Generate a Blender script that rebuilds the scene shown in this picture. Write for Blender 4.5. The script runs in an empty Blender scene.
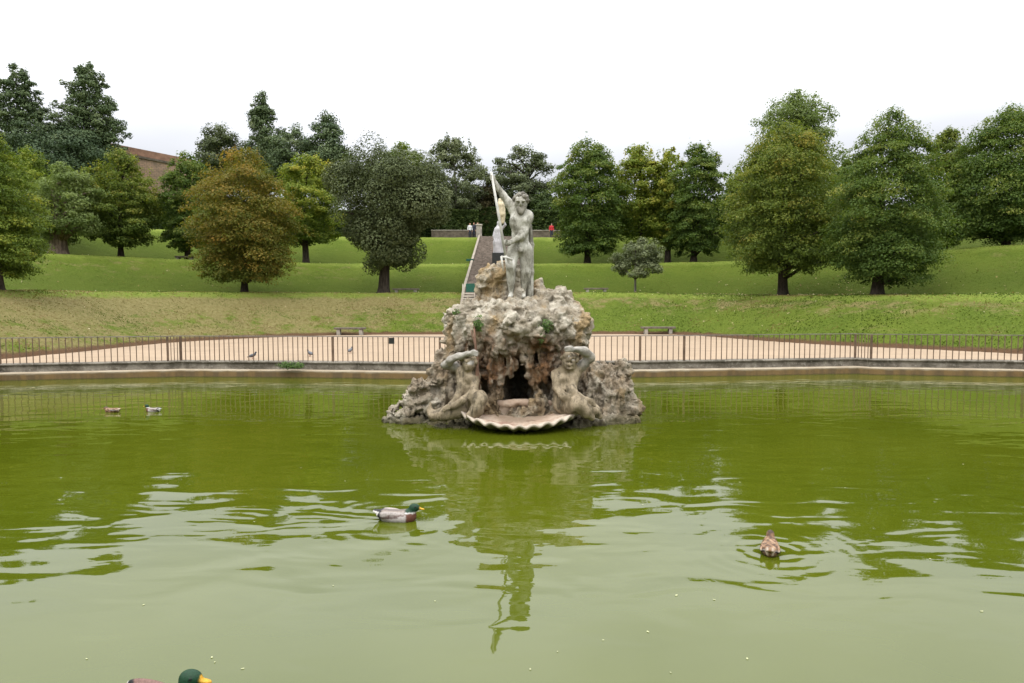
import bpy, bmesh, math, random
import numpy as np
from mathutils import Vector, Matrix, Euler

S = bpy.context.scene
COL = S.collection
R = math.radians
PW, PH, FPX = 1024.0, 683.0, 683.0

# ------------------------------------------------------------------ camera, sky, sun, exposure
CAM_H = 2.78
PITCH, ROLL = 3.43, 0.13
cd = bpy.data.cameras.new('camera'); cam = bpy.data.objects.new('camera', cd); COL.objects.link(cam)
cd.sensor_width = 36.0; cd.lens = 36.0 * FPX / PW; cd.clip_start = 0.1; cd.clip_end = 5000
CM = (Euler((R(90 - PITCH), 0, 0)).to_matrix() @ Euler((0, 0, R(-ROLL))).to_matrix())
cam.matrix_world = Matrix.Translation((0, 0, CAM_H)) @ CM.to_4x4()
S.camera = cam

SUN_EL, SUN_AZ = 62.0, 205.0          # azimuth clockwise from +Y: behind the camera, a little to the left
W = bpy.data.worlds.new('World'); S.world = W; W.use_nodes = True
wn = W.node_tree; wn.nodes.clear()
wo = wn.nodes.new('ShaderNodeOutputWorld'); wb = wn.nodes.new('ShaderNodeBackground')
sky = wn.nodes.new('ShaderNodeTexSky'); sky.sky_type = 'NISHITA'; sky.sun_disc = False
sky.sun_elevation = R(SUN_EL); sky.sun_rotation = R(SUN_AZ); sky.air_density = 1.0; sky.dust_density = 3.0
wtc = wn.nodes.new('ShaderNodeTexCoord'); wsep = wn.nodes.new('ShaderNodeSeparateXYZ')
wn.links.new(wtc.outputs['Generated'], wsep.inputs[0])
wmr = wn.nodes.new('ShaderNodeMapRange'); wmr.inputs['From Min'].default_value = 0.18; wmr.inputs['From Max'].default_value = 0.62
wmr.inputs['To Min'].default_value = 0.0; wmr.inputs['To Max'].default_value = 1.0
wn.links.new(wsep.outputs['Z'], wmr.inputs['Value'])
wgr = wn.nodes.new('ShaderNodeMix'); wgr.data_type = 'RGBA'
wgr.inputs['A'].default_value = (3.5, 3.53, 3.7, 1); wgr.inputs['B'].default_value = (16.5, 16.5, 16.6, 1)
wn.links.new(wmr.outputs[0], wgr.inputs['Factor'])
wmap = wn.nodes.new('ShaderNodeMapping'); wmap.inputs['Scale'].default_value = (1.2, 1.2, 4.0)
wn.links.new(wtc.outputs['Generated'], wmap.inputs[0])
wno = wn.nodes.new('ShaderNodeTexNoise'); wno.inputs['Scale'].default_value = 1.6; wno.inputs['Detail'].default_value = 4
wn.links.new(wmap.outputs[0], wno.inputs['Vector'])
wcl = wn.nodes.new('ShaderNodeMapRange'); wcl.inputs['From Min'].default_value = 0.35; wcl.inputs['From Max'].default_value = 0.65
wcl.inputs['To Min'].default_value = 0.90; wcl.inputs['To Max'].default_value = 1.12
wn.links.new(wno.outputs[0], wcl.inputs['Value'])
wmu = wn.nodes.new('ShaderNodeMix'); wmu.data_type = 'RGBA'; wmu.blend_type = 'MULTIPLY'; wmu.inputs['Factor'].default_value = 1
wn.links.new(wgr.outputs['Result'], wmu.inputs['A']); wn.links.new(wcl.outputs[0], wmu.inputs['B'])
wmx = wn.nodes.new('ShaderNodeMix'); wmx.data_type = 'RGBA'; wmx.inputs['Factor'].default_value = 0.9
wn.links.new(sky.outputs[0], wmx.inputs['A']); wn.links.new(wmu.outputs['Result'], wmx.inputs['B'])
wn.links.new(wmx.outputs['Result'], wb.inputs['Color']); wb.inputs['Strength'].default_value = 0.12
wn.links.new(wb.outputs[0], wo.inputs[0])

sd = bpy.data.lights.new('sun', 'SUN'); sd.energy = 0.8; sd.angle = R(25); sd.color = (1.0, 0.97, 0.92)
sun = bpy.data.objects.new('sun', sd); COL.objects.link(sun)
sdir = Vector((math.sin(R(SUN_AZ)) * math.cos(R(SUN_EL)), math.cos(R(SUN_AZ)) * math.cos(R(SUN_EL)), math.sin(R(SUN_EL))))
sun.rotation_euler = sdir.to_track_quat('Z', 'Y').to_euler()

S.view_settings.view_transform = 'Standard'
S.view_settings.look = 'None'
S.view_settings.exposure = 0.95
S.view_settings.gamma = 1.0
S.view_settings.use_curve_mapping = False
S.cycles.max_bounces = 6
S.cycles.diffuse_bounces = 3
S.cycles.glossy_bounces = 3
S.cycles.transmission_bounces = 3
S.cycles.caustics_reflective = False
S.cycles.caustics_refractive = False

# ------------------------------------------------------------------ measuring helpers (photo pixel -> place in the world)
def ray(px, py):
    return CM @ Vector(((px - PW / 2) / FPX, (PH / 2 - py) / FPX, -1.0))
def at_y(px, py, Y):
    d = ray(px, py); k = Y / d.y
    return Vector((d.x * k, Y, CAM_H + d.z * k))
def at_z(px, py, Z):
    d = ray(px, py); k = (Z - CAM_H) / d.z
    return Vector((d.x * k, d.y * k, Z))

# ------------------------------------------------------------------ object helpers
def tag(o, label=None, cat=None, group=None, kind=None):
    if label: o['label'] = label
    if cat: o['category'] = cat
    if group: o['group'] = group
    if kind: o['kind'] = kind
    return o
def empty(name, loc=(0, 0, 0), rz=0.0):
    o = bpy.data.objects.new(name, None); COL.objects.link(o)
    o.location = loc; o.rotation_euler = (0, 0, rz); o.empty_display_size = 0.2
    return o
def link(name, me, m=None, parent=None):
    o = bpy.data.objects.new(name, me); COL.objects.link(o)
    if m is not None and not len(me.materials): me.materials.append(m)
    if parent: o.parent = parent
    return o
def mesh_np(name, V, F, smooth=True, attrs=None, cols=None):
    V = np.asarray(V, dtype=np.float32); F = np.asarray(F, dtype=np.int32)
    me = bpy.data.meshes.new(name)
    n, k = F.shape
    me.vertices.add(len(V)); me.vertices.foreach_set('co', V.ravel())
    me.loops.add(n * k); me.loops.foreach_set('vertex_index', F.ravel())
    me.polygons.add(n); me.polygons.foreach_set('loop_start', np.arange(0, n * k, k, dtype=np.int32))
    me.polygons.foreach_set('loop_total', np.full(n, k, dtype=np.int32))
    me.polygons.foreach_set('use_smooth', np.full(n, smooth, dtype=bool))
    for nm, a in (attrs or {}).items():
        at = me.attributes.new(nm, 'FLOAT', 'POINT'); at.data.foreach_set('value', np.asarray(a, dtype=np.float32).ravel())
    for nm, a in (cols or {}).items():
        a = np.asarray(a, dtype=np.float32)
        if a.shape[1] == 3: a = np.hstack([a, np.ones((len(a), 1), np.float32)])
        at = me.attributes.new(nm, 'FLOAT_COLOR', 'POINT'); at.data.foreach_set('color', a.ravel())
    me.update(calc_edges=True); me.validate()
    return me
def copy_tree(o, parent=None):
    c = o.copy(); COL.objects.link(c)
    if parent: c.parent = parent
    for ch in list(o.children): copy_tree(ch, c)
    return c
class MB:
    """collects boxes, tubes and sweeps into one mesh"""
    def __init__(s): s.v = []; s.f = []
    def box(s, c, size, rz=0.0, bev=0.0):
        bm = bmesh.new(); bmesh.ops.create_cube(bm, size=1.0)
        bmesh.ops.scale(bm, vec=size, verts=bm.verts)
        if bev: bmesh.ops.bevel(bm, geom=bm.edges[:], offset=bev, segments=2, affect='EDGES', profile=0.6)
        mx = Matrix.Translation(c) @ Matrix.Rotation(rz, 4, 'Z'); b = len(s.v)
        bm.verts.index_update()
        s.v += [tuple(mx @ v.co) for v in bm.verts]; s.f += [[b + v.index for v in f.verts] for f in bm.faces]
        bm.free(); return s
    def tube(s, pts, rads, n=8, cap=True):
        pts = [Vector(p) for p in pts]; b0 = len(s.v); up = Vector((0.31, 0.22, 0.93)).normalized()
        for i, p in enumerate(pts):
            t = (pts[min(i + 1, len(pts) - 1)] - pts[max(i - 1, 0)]).normalized()
            a = t.cross(up)
            if a.length < 1e-3: a = t.cross(Vector((1, 0, 0)))
            a.normalize(); c = t.cross(a)
            r = rads[i] if hasattr(rads, '__len__') else rads
            for k in range(n):
                th = 2 * math.pi * k / n
                s.v.append(tuple(p + a * (math.cos(th) * r) + c * (math.sin(th) * r)))
        for i in range(len(pts) - 1):
            for k in range(n):
                k2 = (k + 1) % n
                s.f.append([b0 + i * n + k, b0 + i * n + k2, b0 + (i + 1) * n + k2, b0 + (i + 1) * n + k])
        if cap:
            s.f.append([b0 + k for k in range(n)][::-1]); e = b0 + (len(pts) - 1) * n
            s.f.append([e + k for k in range(n)])
        return s
    def build(s, name, m, parent=None, smooth=False):
        me = bpy.data.meshes.new(name); me.from_pydata(s.v, [], s.f)
        bm = bmesh.new(); bm.from_mesh(me); bmesh.ops.recalc_face_normals(bm, faces=bm.faces); bm.to_mesh(me); bm.free()
        for p in me.polygons: p.use_smooth = smooth
        me.update()
        return link(name, me, m, parent)

# ------------------------------------------------------------------ node helpers
class NV:
    """a float socket with arithmetic"""
    def __init__(s, nt, sock): s.nt = nt; s.s = sock
    def _op(s, op, *o):
        n = s.nt.nodes.new('ShaderNodeMath'); n.operation = op
        for i, a in enumerate((s,) + o):
            if isinstance(a, NV): s.nt.links.new(a.s, n.inputs[i])
            else: n.inputs[i].default_value = float(a)
        return NV(s.nt, n.outputs[0])
    def __add__(s, o): return s._op('ADD', o)
    def __sub__(s, o): return s._op('SUBTRACT', o)
    def __mul__(s, o): return s._op('MULTIPLY', o)
    def __truediv__(s, o): return s._op('DIVIDE', o)
    def sin(s): return s._op('SINE')
    def sqrt(s): return s._op('SQRT')
    def abs(s): return s._op('ABSOLUTE')
    def exp(s): return s._op('EXPONENT')
    def pow(s, e): return s._op('POWER', e)
    def clamp(s): return s._op('MINIMUM', 1.0)._op('MAXIMUM', 0.0)
    def step(s, a, b, lo=0.0, hi=1.0):
        n = s.nt.nodes.new('ShaderNodeMapRange'); n.interpolation_type = 'SMOOTHSTEP'
        s.nt.links.new(s.s, n.inputs['Value'])
        for k, v in (('From Min', a), ('From Max', b), ('To Min', lo), ('To Max', hi)): n.inputs[k].default_value = v
        return NV(s.nt, n.outputs[0])
class Mat:
    def __init__(s, name, rough=0.8, spec=0.3):
        s.m = bpy.data.materials.new(name); s.m.use_nodes = True; s.nt = s.m.node_tree
        s.b = s.nt.nodes['Principled BSDF']; s.out = s.nt.nodes['Material Output']
        s.b.inputs['Roughness'].default_value = rough; s.b.inputs['Specular IOR Level'].default_value = spec
        s._obj = s._geo = None
    def geo(s):
        if not s._geo:
            s._geo = s.nt.nodes.new('ShaderNodeNewGeometry')
        return s._geo.outputs['Position']
    def objco(s):
        if not s._obj: s._obj = s.nt.nodes.new('ShaderNodeTexCoord')
        return s._obj.outputs['Object']
    def xyz(s, sock=None):
        n = s.nt.nodes.new('ShaderNodeSeparateXYZ'); s.nt.links.new(sock or s.geo(), n.inputs[0])
        return [NV(s.nt, n.outputs[i]) for i in range(3)]
    def mapping(s, scale, co=None, rot=(0, 0, 0), loc=(0, 0, 0)):
        n = s.nt.nodes.new('ShaderNodeMapping'); n.inputs['Scale'].default_value = scale; n.inputs['Rotation'].default_value = rot
        n.inputs['Location'].default_value = loc
        s.nt.links.new(co or s.geo(), n.inputs[0]); return n.outputs[0]
    def noise(s, scale, detail=4, rough=0.55, co=None, dist=0.0):
        n = s.nt.nodes.new('ShaderNodeTexNoise'); n.inputs['Scale'].default_value = scale; n.inputs['Detail'].default_value = detail
        n.inputs['Roughness'].default_value = rough; n.inputs['Distortion'].default_value = dist
        s.nt.links.new(co or s.geo(), n.inputs['Vector']); return NV(s.nt, n.outputs[0])
    def voronoi(s, scale, co=None, feature='F1'):
        n = s.nt.nodes.new('ShaderNodeTexVoronoi'); n.inputs['Scale'].default_value = scale; n.feature = feature
        s.nt.links.new(co or s.geo(), n.inputs['Vector']); return NV(s.nt, n.outputs['Distance'])
    def attr(s, name, color=False):
        n = s.nt.nodes.new('ShaderNodeAttribute'); n.attribute_name = name
        return n.outputs['Color'] if color else NV(s.nt, n.outputs['Fac'])
    def mix(s, f, a, b, mode='MIX'):
        n = s.nt.nodes.new('ShaderNodeMix'); n.data_type = 'RGBA'; n.blend_type = mode
        if isinstance(f, NV): s.nt.links.new(f.s, n.inputs['Factor'])
        else: n.inputs['Factor'].default_value = f
        for k, v in (('A', a), ('B', b)):
            if isinstance(v, tuple): n.inputs[k].default_value = v + (1,)
            elif isinstance(v, NV): s.nt.links.new(v.s, n.inputs[k])
            else: s.nt.links.new(v, n.inputs[k])
        return n.outputs['Result']
    def ramp(s, f, stops):
        n = s.nt.nodes.new('ShaderNodeValToRGB'); e = n.color_ramp.elements
        while len(e) < len(stops): e.new(0.5)
        for i, (p, c) in enumerate(stops): e[i].position = p; e[i].color = c + (1,)
        s.nt.links.new(f.s, n.inputs[0]); return n.outputs[0]
    def color(s, c):
        if isinstance(c, tuple): s.b.inputs['Base Color'].default_value = c + (1,)
        else: s.nt.links.new(c, s.b.inputs['Base Color'])
        return s
    def bump(s, h, dist=0.02, strength=1.0):
        n = s.nt.nodes.new('ShaderNodeBump'); n.inputs['Distance'].default_value = dist; n.inputs['Strength'].default_value = strength
        s.nt.links.new(h.s, n.inputs['Height']); s.nt.links.new(n.outputs[0], s.b.inputs['Normal']); return s
def plain(name, col, rough=0.7, var=0.25, scale=6.0, spec=0.3, obj=False):
    m = Mat(name, rough, spec)
    n = m.noise(scale, 5, 0.6, co=m.objco() if obj else None)
    m.color(m.mix(n.step(0.3, 0.7), tuple(c * (1 - var) for c in col), tuple(c * (1 + var) for c in col)))
    return m.m

# ------------------------------------------------------------------ numpy noise and implicit surfaces
def _hash(ix, iy, iz, seed):
    h = (ix.astype(np.int64) * 374761393 + iy.astype(np.int64) * 668265263 + iz.astype(np.int64) * 2147483647 + seed * 1274126177) & 0xFFFFFFFF
    h = ((h ^ (h >> 13)) * 1274126177) & 0xFFFFFFFF
    h = ((h ^ (h >> 15)) * 2246822519) & 0xFFFFFFFF
    return ((h ^ (h >> 16)) & 0xFFFFFF).astype(np.float64) / 0xFFFFFF
def vnoise(P, seed=0):
    I = np.floor(P).astype(np.int64); f = P - I; f = f * f * (3 - 2 * f); r = 0
    for dx in (0, 1):
        wx = f[:, 0] if dx else 1 - f[:, 0]
        for dy in (0, 1):
            wy = f[:, 1] if dy else 1 - f[:, 1]
            for dz in (0, 1):
                wz = f[:, 2] if dz else 1 - f[:, 2]
                r = r + wx * wy * wz * _hash(I[:, 0] + dx, I[:, 1] + dy, I[:, 2] + dz, seed)
    return r * 2 - 1
def fbm(P, octs=4, seed=0, gain=0.5):
    r = 0; a = 1.0; P = P.copy()
    for i in range(octs):
        r = r + a * vnoise(P, seed + i); P = P * 2.03 + 11.3; a *= gain
    return r
def worley(P, seed=0):
    I = np.floor(P).astype(np.int64); d1 = np.full(len(P), 9.0); d2 = d1.copy()
    for dx in (-1, 0, 1):
        for dy in (-1, 0, 1):
            for dz in (-1, 0, 1):
                c = I + np.array([dx, dy, dz])
                q = np.stack([c[:, k] + _hash(c[:, 0], c[:, 1], c[:, 2], seed + k) for k in range(3)], 1)
                d = np.sqrt(((P - q) ** 2).sum(1))
                d2 = np.minimum(d2, np.maximum(d1, d)); d1 = np.minimum(d1, d)
    return d1, d2
class Field:
    def __init__(s, lo, hi, h):
        s.lo = np.array(lo, float); s.h = h
        s.n = np.ceil((np.array(hi, float) - s.lo) / h).astype(int) + 1
        s.F = np.full(s.n, 0.6, dtype=np.float32)
        s.ax = [s.lo[i] + h * np.arange(s.n[i]) for i in range(3)]
    def block(s, lo, hi):
        sl = []
        for i in range(3):
            a = max(0, int((lo[i] - s.lo[i]) / s.h)); b = min(s.n[i], int((hi[i] - s.lo[i]) / s.h) + 2)
            if b <= a: return None
            sl.append(slice(a, b))
        g = np.meshgrid(*[s.ax[i][sl[i]] for i in range(3)], indexing='ij')
        return tuple(sl), g
    def comb(s, sl, d, k, sub=False):
        f = s.F[sl]
        if sub:
            a, b = f, -d; hh = np.maximum(k - np.abs(a - b), 0) / k; s.F[sl] = np.maximum(a, b) + hh * hh * k / 4
        else:
            hh = np.maximum(k - np.abs(f - d), 0) / k; s.F[sl] = np.minimum(f, d) - hh * hh * k / 4
    def cap(s, a, b, ra, rb, k=0.05, sub=False):
        a = np.array(a, float); b = np.array(b, float); m = max(ra, rb) + k + 0.2
        r = s.block(np.minimum(a, b) - m, np.maximum(a, b) + m)
        if r is None: return s
        sl, (X, Y, Z) = r; ab = b - a; L = max(ab @ ab, 1e-9)
        t = np.clip(((X - a[0]) * ab[0] + (Y - a[1]) * ab[1] + (Z - a[2]) * ab[2]) / L, 0, 1)
        d = np.sqrt((X - a[0] - t * ab[0]) ** 2 + (Y - a[1] - t * ab[1]) ** 2 + (Z - a[2] - t * ab[2]) ** 2) - (ra + (rb - ra) * t)
        s.comb(sl, d, k, sub); return s
    def ell(s, c, r, rot=None, k=0.05, sub=False):
        c = np.array(c, float); r_ = np.array(r, float); m = r_.max() + k + 0.2
        q = s.block(c - m, c + m)
        if q is None: return s
        sl, (X, Y, Z) = q
        P = np.stack([X - c[0], Y - c[1], Z - c[2]], -1)
        if rot is not None: P = P @ np.array(Euler(rot).to_matrix())
        k0 = np.sqrt(((P / r_) ** 2).sum(-1)); k1 = np.sqrt(((P / r_ ** 2) ** 2).sum(-1)) + 1e-9
        s.comb(sl, k0 * (k0 - 1) / k1, k, sub); return s
    def chain(s, pts, rads, k=0.05):
        for i in range(len(pts) - 1): s.cap(pts[i], pts[i + 1], rads[i], rads[i + 1], k)
        return s
    def displace(s, fn, band=0.35):
        idx = np.nonzero(np.abs(s.F) < band)
        P = np.stack([s.ax[i][idx[i]] for i in range(3)], 1)
        s.F[idx] += fn(P).astype(np.float32); return s
    def mesh(s):
        F = s.F.copy(); F[0] = F[-1] = 0.5; F[:, 0] = F[:, -1] = 0.5; F[:, :, 0] = F[:, :, -1] = 0.5
        ins = F < 0; c = [(i, j, k) for i in (0, 1) for j in (0, 1) for k in (0, 1)]
        n = np.array(F.shape) - 1
        cnt = sum(ins[i:n[0] + i, j:n[1] + j, k:n[2] + k].astype(np.int8) for i, j, k in c)
        act = np.nonzero((cnt > 0) & (cnt < 8)); A = np.stack(act, 1)
        vals = np.stack([F[act[0] + i, act[1] + j, act[2] + k] for i, j, k in c], 1)
        C = np.array(c, float); acc = np.zeros((len(A), 3)); num = np.zeros(len(A))
        for a in range(8):
            for b in range(a + 1, 8):
                if sum(abs(c[a][q] - c[b][q]) for q in range(3)) != 1: continue
                va, vb = vals[:, a], vals[:, b]; x = (va < 0) != (vb < 0)
                t = np.where(x, va / np.where(x, va - vb, 1), 0)
                acc += np.where(x[:, None], C[a] + (C[b] - C[a]) * t[:, None], 0); num += x
        V = s.lo + (A + acc / num[:, None]) * s.h
        ID = np.full(n, -1, dtype=np.int64); ID[act] = np.arange(len(A))
        faces = []
        for ax in range(3):
            o = [q for q in range(3) if q != ax]
            sa = [slice(None)] * 3; sb = [slice(None)] * 3; sa[ax] = slice(0, -1); sb[ax] = slice(1, None)
            i0 = ins[tuple(sa)]; i1 = ins[tuple(sb)]; E = np.stack(np.nonzero(i0 != i1), 1)
            ok = (E[:, o[0]] > 0) & (E[:, o[1]] > 0) & (E[:, o[0]] < n[o[0]]) & (E[:, o[1]] < n[o[1]]); E = E[ok]
            inside0 = i0[tuple(E.T)]
            def cell(d0, d1):
                q = E.copy(); q[:, o[0]] += d0; q[:, o[1]] += d1; return ID[tuple(q.T)]
            Q = np.stack([cell(-1, -1), cell(0, -1), cell(0, 0), cell(-1, 0)], 1)
            flip = inside0 if ax != 1 else ~inside0
            Q[~flip] = Q[~flip][:, ::-1]; faces.append(Q)
        Q = np.concatenate(faces); return V, Q[(Q >= 0).all(1)]
def vnormals(V, Q):
    N = np.zeros_like(V)
    fn = np.cross(V[Q[:, 2]] - V[Q[:, 0]], V[Q[:, 3]] - V[Q[:, 1]])
    for k in range(4): np.add.at(N, Q[:, k], fn)
    return N / (np.linalg.norm(N, axis=1, keepdims=True) + 1e-12)
def smooth_v(V, Q, it=1, lam=0.5):
    for _ in range(it):
        A = np.zeros_like(V); c = np.zeros(len(V))
        for k in range(4):
            np.add.at(A, Q[:, k], V[Q[:, (k + 1) % 4]] + V[Q[:, (k + 3) % 4]]); np.add.at(c, Q[:, k], 2)
        V = V + lam * (A / c[:, None] - V)
    return V

# ------------------------------------------------------------------ the terraced horseshoe: ground height from the distance to the foot of the first bank
FOOT = [(-26, -60), (-26, 0), (-24, 16), (-20.2, 25.5), (-19.3, 31), (-19, 37), (-15.6, 42), (-11, 45.2), (-5, 45.5), (0, 45.5), (6, 45.5), (11.5, 44.8),
        (14.7, 34.9), (21.3, 28.2), (26, 18), (28, 0), (28, -60)]
def chaikin(P, it=1):
    P = [np.array(p, float) for p in P]
    for _ in range(it):
        q = [P[0]]
        for a, b in zip(P[:-1], P[1:]): q += [a * 0.78 + b * 0.22, a * 0.22 + b * 0.78]
        P = q + [P[-1]]
    return np.array(P)
FOOTS = chaikin(FOOT, 2)
def foot_s(x, y):
    x = np.atleast_1d(np.asarray(x, float)); y = np.atleast_1d(np.asarray(y, float)); P = np.stack([x, y], -1)
    d = np.full(x.shape, 1e9); inside = np.zeros(x.shape, bool)
    poly = np.vstack([FOOTS, FOOTS[:1]])
    for i in range(len(poly) - 1):
        a, b = poly[i], poly[i + 1]; ab = b - a; L = ab @ ab
        if i < len(FOOTS) - 1:
            t = np.clip(((P - a) @ ab) / L, 0, 1); d = np.minimum(d, np.sqrt(((P - a - t[..., None] * ab) ** 2).sum(-1)))
        c = (a[1] > y) != (b[1] > y)
        with np.errstate(divide='ignore', invalid='ignore'):
            xi = (b[0] - a[0]) * (y - a[1]) / (b[1] - a[1]) + a[0]
        inside ^= c & (x < xi)
    return np.where(inside, -d, d)
_ps = np.arange(-4, 420, 0.1)
_pz = np.interp(_ps, [-4, -1.0, -0.5, 0, 6, 12, 18.5, 25, 31, 60, 120, 420], [-1.2, -1.2, 0.5, 0.6, 3.38, 3.42, 6.25, 6.3, 9.8, 10.3, 14, 20])
_pz = np.where(_ps > 1.5, np.convolve(np.pad(_pz, 3, mode='edge'), np.ones(7) / 7, 'valid'), _pz)
def sstep(a, b, x):
    t = np.clip((x - a) / (b - a), 0, 1); return t * t * (3 - 2 * t)
def ground_z(x, y, detail=True):
    x = np.atleast_1d(np.asarray(x, float)); y = np.atleast_1d(np.asarray(y, float)); s = foot_s(x, y)
    z = np.interp(s, _ps, _pz)
    z = z + sstep(52, 100, s) * (9.0 * sstep(-15, -60, x) + 1.0)
    z = z - 0.32 * sstep(6, 20, x) * sstep(2.5, 6, s) * sstep(17, 12, s)
    if detail:
        P = np.stack([x, y, np.zeros_like(x)], -1)
        z = z + (0.035 * fbm(P * 0.4, 2, 3) + 0.018 * vnoise(P * 1.9, 8)) * sstep(-0.4, 1.0, s)
    return z
def gz(x, y): return float(ground_z([x], [y])[0])
def place(px, s_t, py=290):
    """the spot where the line of sight at column px reaches distance s_t beyond the foot of the bank"""
    d = ray(px, py); Y = np.arange(20, 160, 0.05); X = d.x / d.y * Y
    s = foot_s(X, Y); i = int(np.argmax(s >= s_t)); return Vector((X[i], Y[i], gz(X[i], Y[i])))

# ------------------------------------------------------------------ materials
def grass_mat():
    m = Mat('terrace_grass', 0.95, 0.05)
    x, y, z = m.xyz(); s = m.attr('bank'); dry = m.attr('dry')
    g = m.mix(m.noise(0.35, 3).step(0.35, 0.65), (0.050, 0.077, 0.0095), (0.078, 0.103, 0.0145))
    g = m.mix(m.noise(7.0, 5, 0.7).step(0.3, 0.75), g, (0.094, 0.128, 0.019))
    straw = m.mix(m.noise(5.0, 4, 0.6).step(0.3, 0.7), (0.145, 0.115, 0.050), (0.20, 0.165, 0.078))
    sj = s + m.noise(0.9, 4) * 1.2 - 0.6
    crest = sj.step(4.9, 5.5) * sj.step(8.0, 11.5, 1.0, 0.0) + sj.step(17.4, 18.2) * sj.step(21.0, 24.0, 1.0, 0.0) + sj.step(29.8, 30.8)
    st_co = m.mapping((1, 1, 2.2))
    f = (m.noise(0.8, 6, 0.72, co=st_co) + m.noise(3.4, 4, 0.7) * 0.35 + dry * 0.42 - crest * 0.12).step(0.72, 0.94)
    c = m.mix(f * 0.8, g, straw)
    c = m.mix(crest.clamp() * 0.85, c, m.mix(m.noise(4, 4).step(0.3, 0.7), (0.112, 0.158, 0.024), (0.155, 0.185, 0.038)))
    foot = sj.step(10.5, 12.2) * sj.step(13.5, 18.0, 1.0, 0.0) + sj.step(23.5, 25.2) * sj.step(26.0, 30.5, 1.0, 0.0)  # tree shade on the feet of the upper banks, put into the grass colour
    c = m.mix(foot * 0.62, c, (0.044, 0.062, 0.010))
    dk = m.noise(14.0, 3, 0.7).step(0.56, 0.76) * 0.3
    c = m.mix(dk, c, (0.025, 0.038, 0.008))
    edge = (s + m.noise(1.4, 4) * 0.5 - 0.25)
    earth = edge.step(0.12, 0.42, 1.0, 0.0)
    c = m.mix(earth, c, (0.085, 0.05, 0.028))
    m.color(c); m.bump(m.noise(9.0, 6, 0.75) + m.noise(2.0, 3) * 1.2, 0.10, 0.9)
    return m.m
def gravel_mat():
    m = Mat('gravel', 0.95, 0.1)
    c = m.mix(m.noise(0.5, 4).step(0.3, 0.7), (0.235, 0.176, 0.120), (0.285, 0.216, 0.150))
    c = m.mix(m.noise(22, 4, 0.7).step(0.35, 0.7), c, (0.31, 0.24, 0.172))
    c = m.mix(m.noise(1.3, 5, 0.7, co=m.mapping((0.5, 1.6, 1))).step(0.5, 0.68) * 0.4, c, (0.19, 0.145, 0.10))
    c = m.mix(m.noise(45, 2).step(0.66, 0.74) * 0.7, c, (0.12, 0.085, 0.055))
    m.color(c); m.bump(m.noise(30, 4), 0.02, 0.7); return m.m
def rock_mat(name='travertine', wet=True, pale=0.0):
    m = Mat(name, 0.9, 0.2); x, y, z = m.xyz()
    P = m.mapping((1, 1, 0.45))
    cream = m.mix(m.noise(2.6, 5).step(0.35, 0.65), (0.265, 0.225, 0.163), (0.475, 0.435, 0.355))
    c = m.mix(m.noise(1.5, 5, 0.6, co=P).step(0.48, 0.66), cream, (0.31, 0.225, 0.12))
    zz = z + m.noise(1.3, 3) * 0.7 - 0.35
    lowz = (z + m.noise(1.1, 3) * 0.8 - 0.4).step(1.5, 2.2, 1.0, 0.0)
    c = m.mix(lowz * m.noise(1.9, 5, 0.65, co=P).step(0.3, 0.62) * 0.68, c, m.mix(m.noise(5, 4, co=P).step(0.4, 0.6), (0.15, 0.105, 0.062), (0.22, 0.165, 0.105)))
    rust = zz.step(0.55, 1.1) * zz.step(1.8, 2.15, 1.0, 0.0) * (m.noise(2.2, 5, 0.65, co=P).step(0.36, 0.56)) * ((x - 0.15).abs() + m.noise(1.7, 3) * 0.5 - 0.25).step(1.05, 1.6, 1.0, 0.12)
    c = m.mix(rust * 0.9, c, m.mix(m.noise(4.5, 4, 0.7).step(0.4, 0.62), (0.085, 0.045, 0.022), (0.17, 0.08, 0.03)))
    grey = m.noise(3.2, 5, 0.7).step(0.5, 0.7)
    c = m.mix(grey * 0.5, c, (0.12, 0.10, 0.076))
    pit = m.voronoi(11.0).step(0.05, 0.32, 1.0, 0.0) * m.noise(4.0, 3).step(0.4, 0.6)
    c = m.mix(pit * 0.9, c, (0.05, 0.038, 0.026))
    sp = m.noise(26, 3, 0.7).step(0.62, 0.8)
    c = m.mix(sp * 0.6, c, (0.6, 0.56, 0.48))
    if wet:
        low = (z + m.noise(5, 3) * 0.25 - 0.12).step(0.02, 0.3, 1.0, 0.0)
        c = m.mix(low * 0.85, c, (0.055, 0.052, 0.022))
    m.color(c)
    h = m.noise(8, 6, 0.72) * 1.4 + m.voronoi(13) * 0.8 + m.noise(32, 3, 0.7) * 0.5
    m.bump(h, 0.06, 0.85); return m.m
def statue_mat(name, a, b, dark, sc=1.0, pale=None):
    m = Mat(name, 0.7, 0.3)
    c = m.mix(m.noise(5 * sc, 5).step(0.35, 0.65), a, b)
    st = m.noise(8.0 * sc, 5, 0.72, co=m.mapping((1, 1, 0.25))).step(0.47, 0.66)
    c = m.mix(st * 0.85, c, dark)
    c = m.mix(m.noise(30 * sc, 3).step(0.58, 0.75) * 0.5, c, dark)
    if pale: c = m.mix(m.attr('pale') * 0.8, c, m.mix(m.noise(7).step(0.35, 0.65), pale, tuple(k * 0.6 for k in pale)))
    m.color(c); m.bump(m.noise(22 * sc, 6, 0.7), 0.03, 0.75); return m.m
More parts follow.
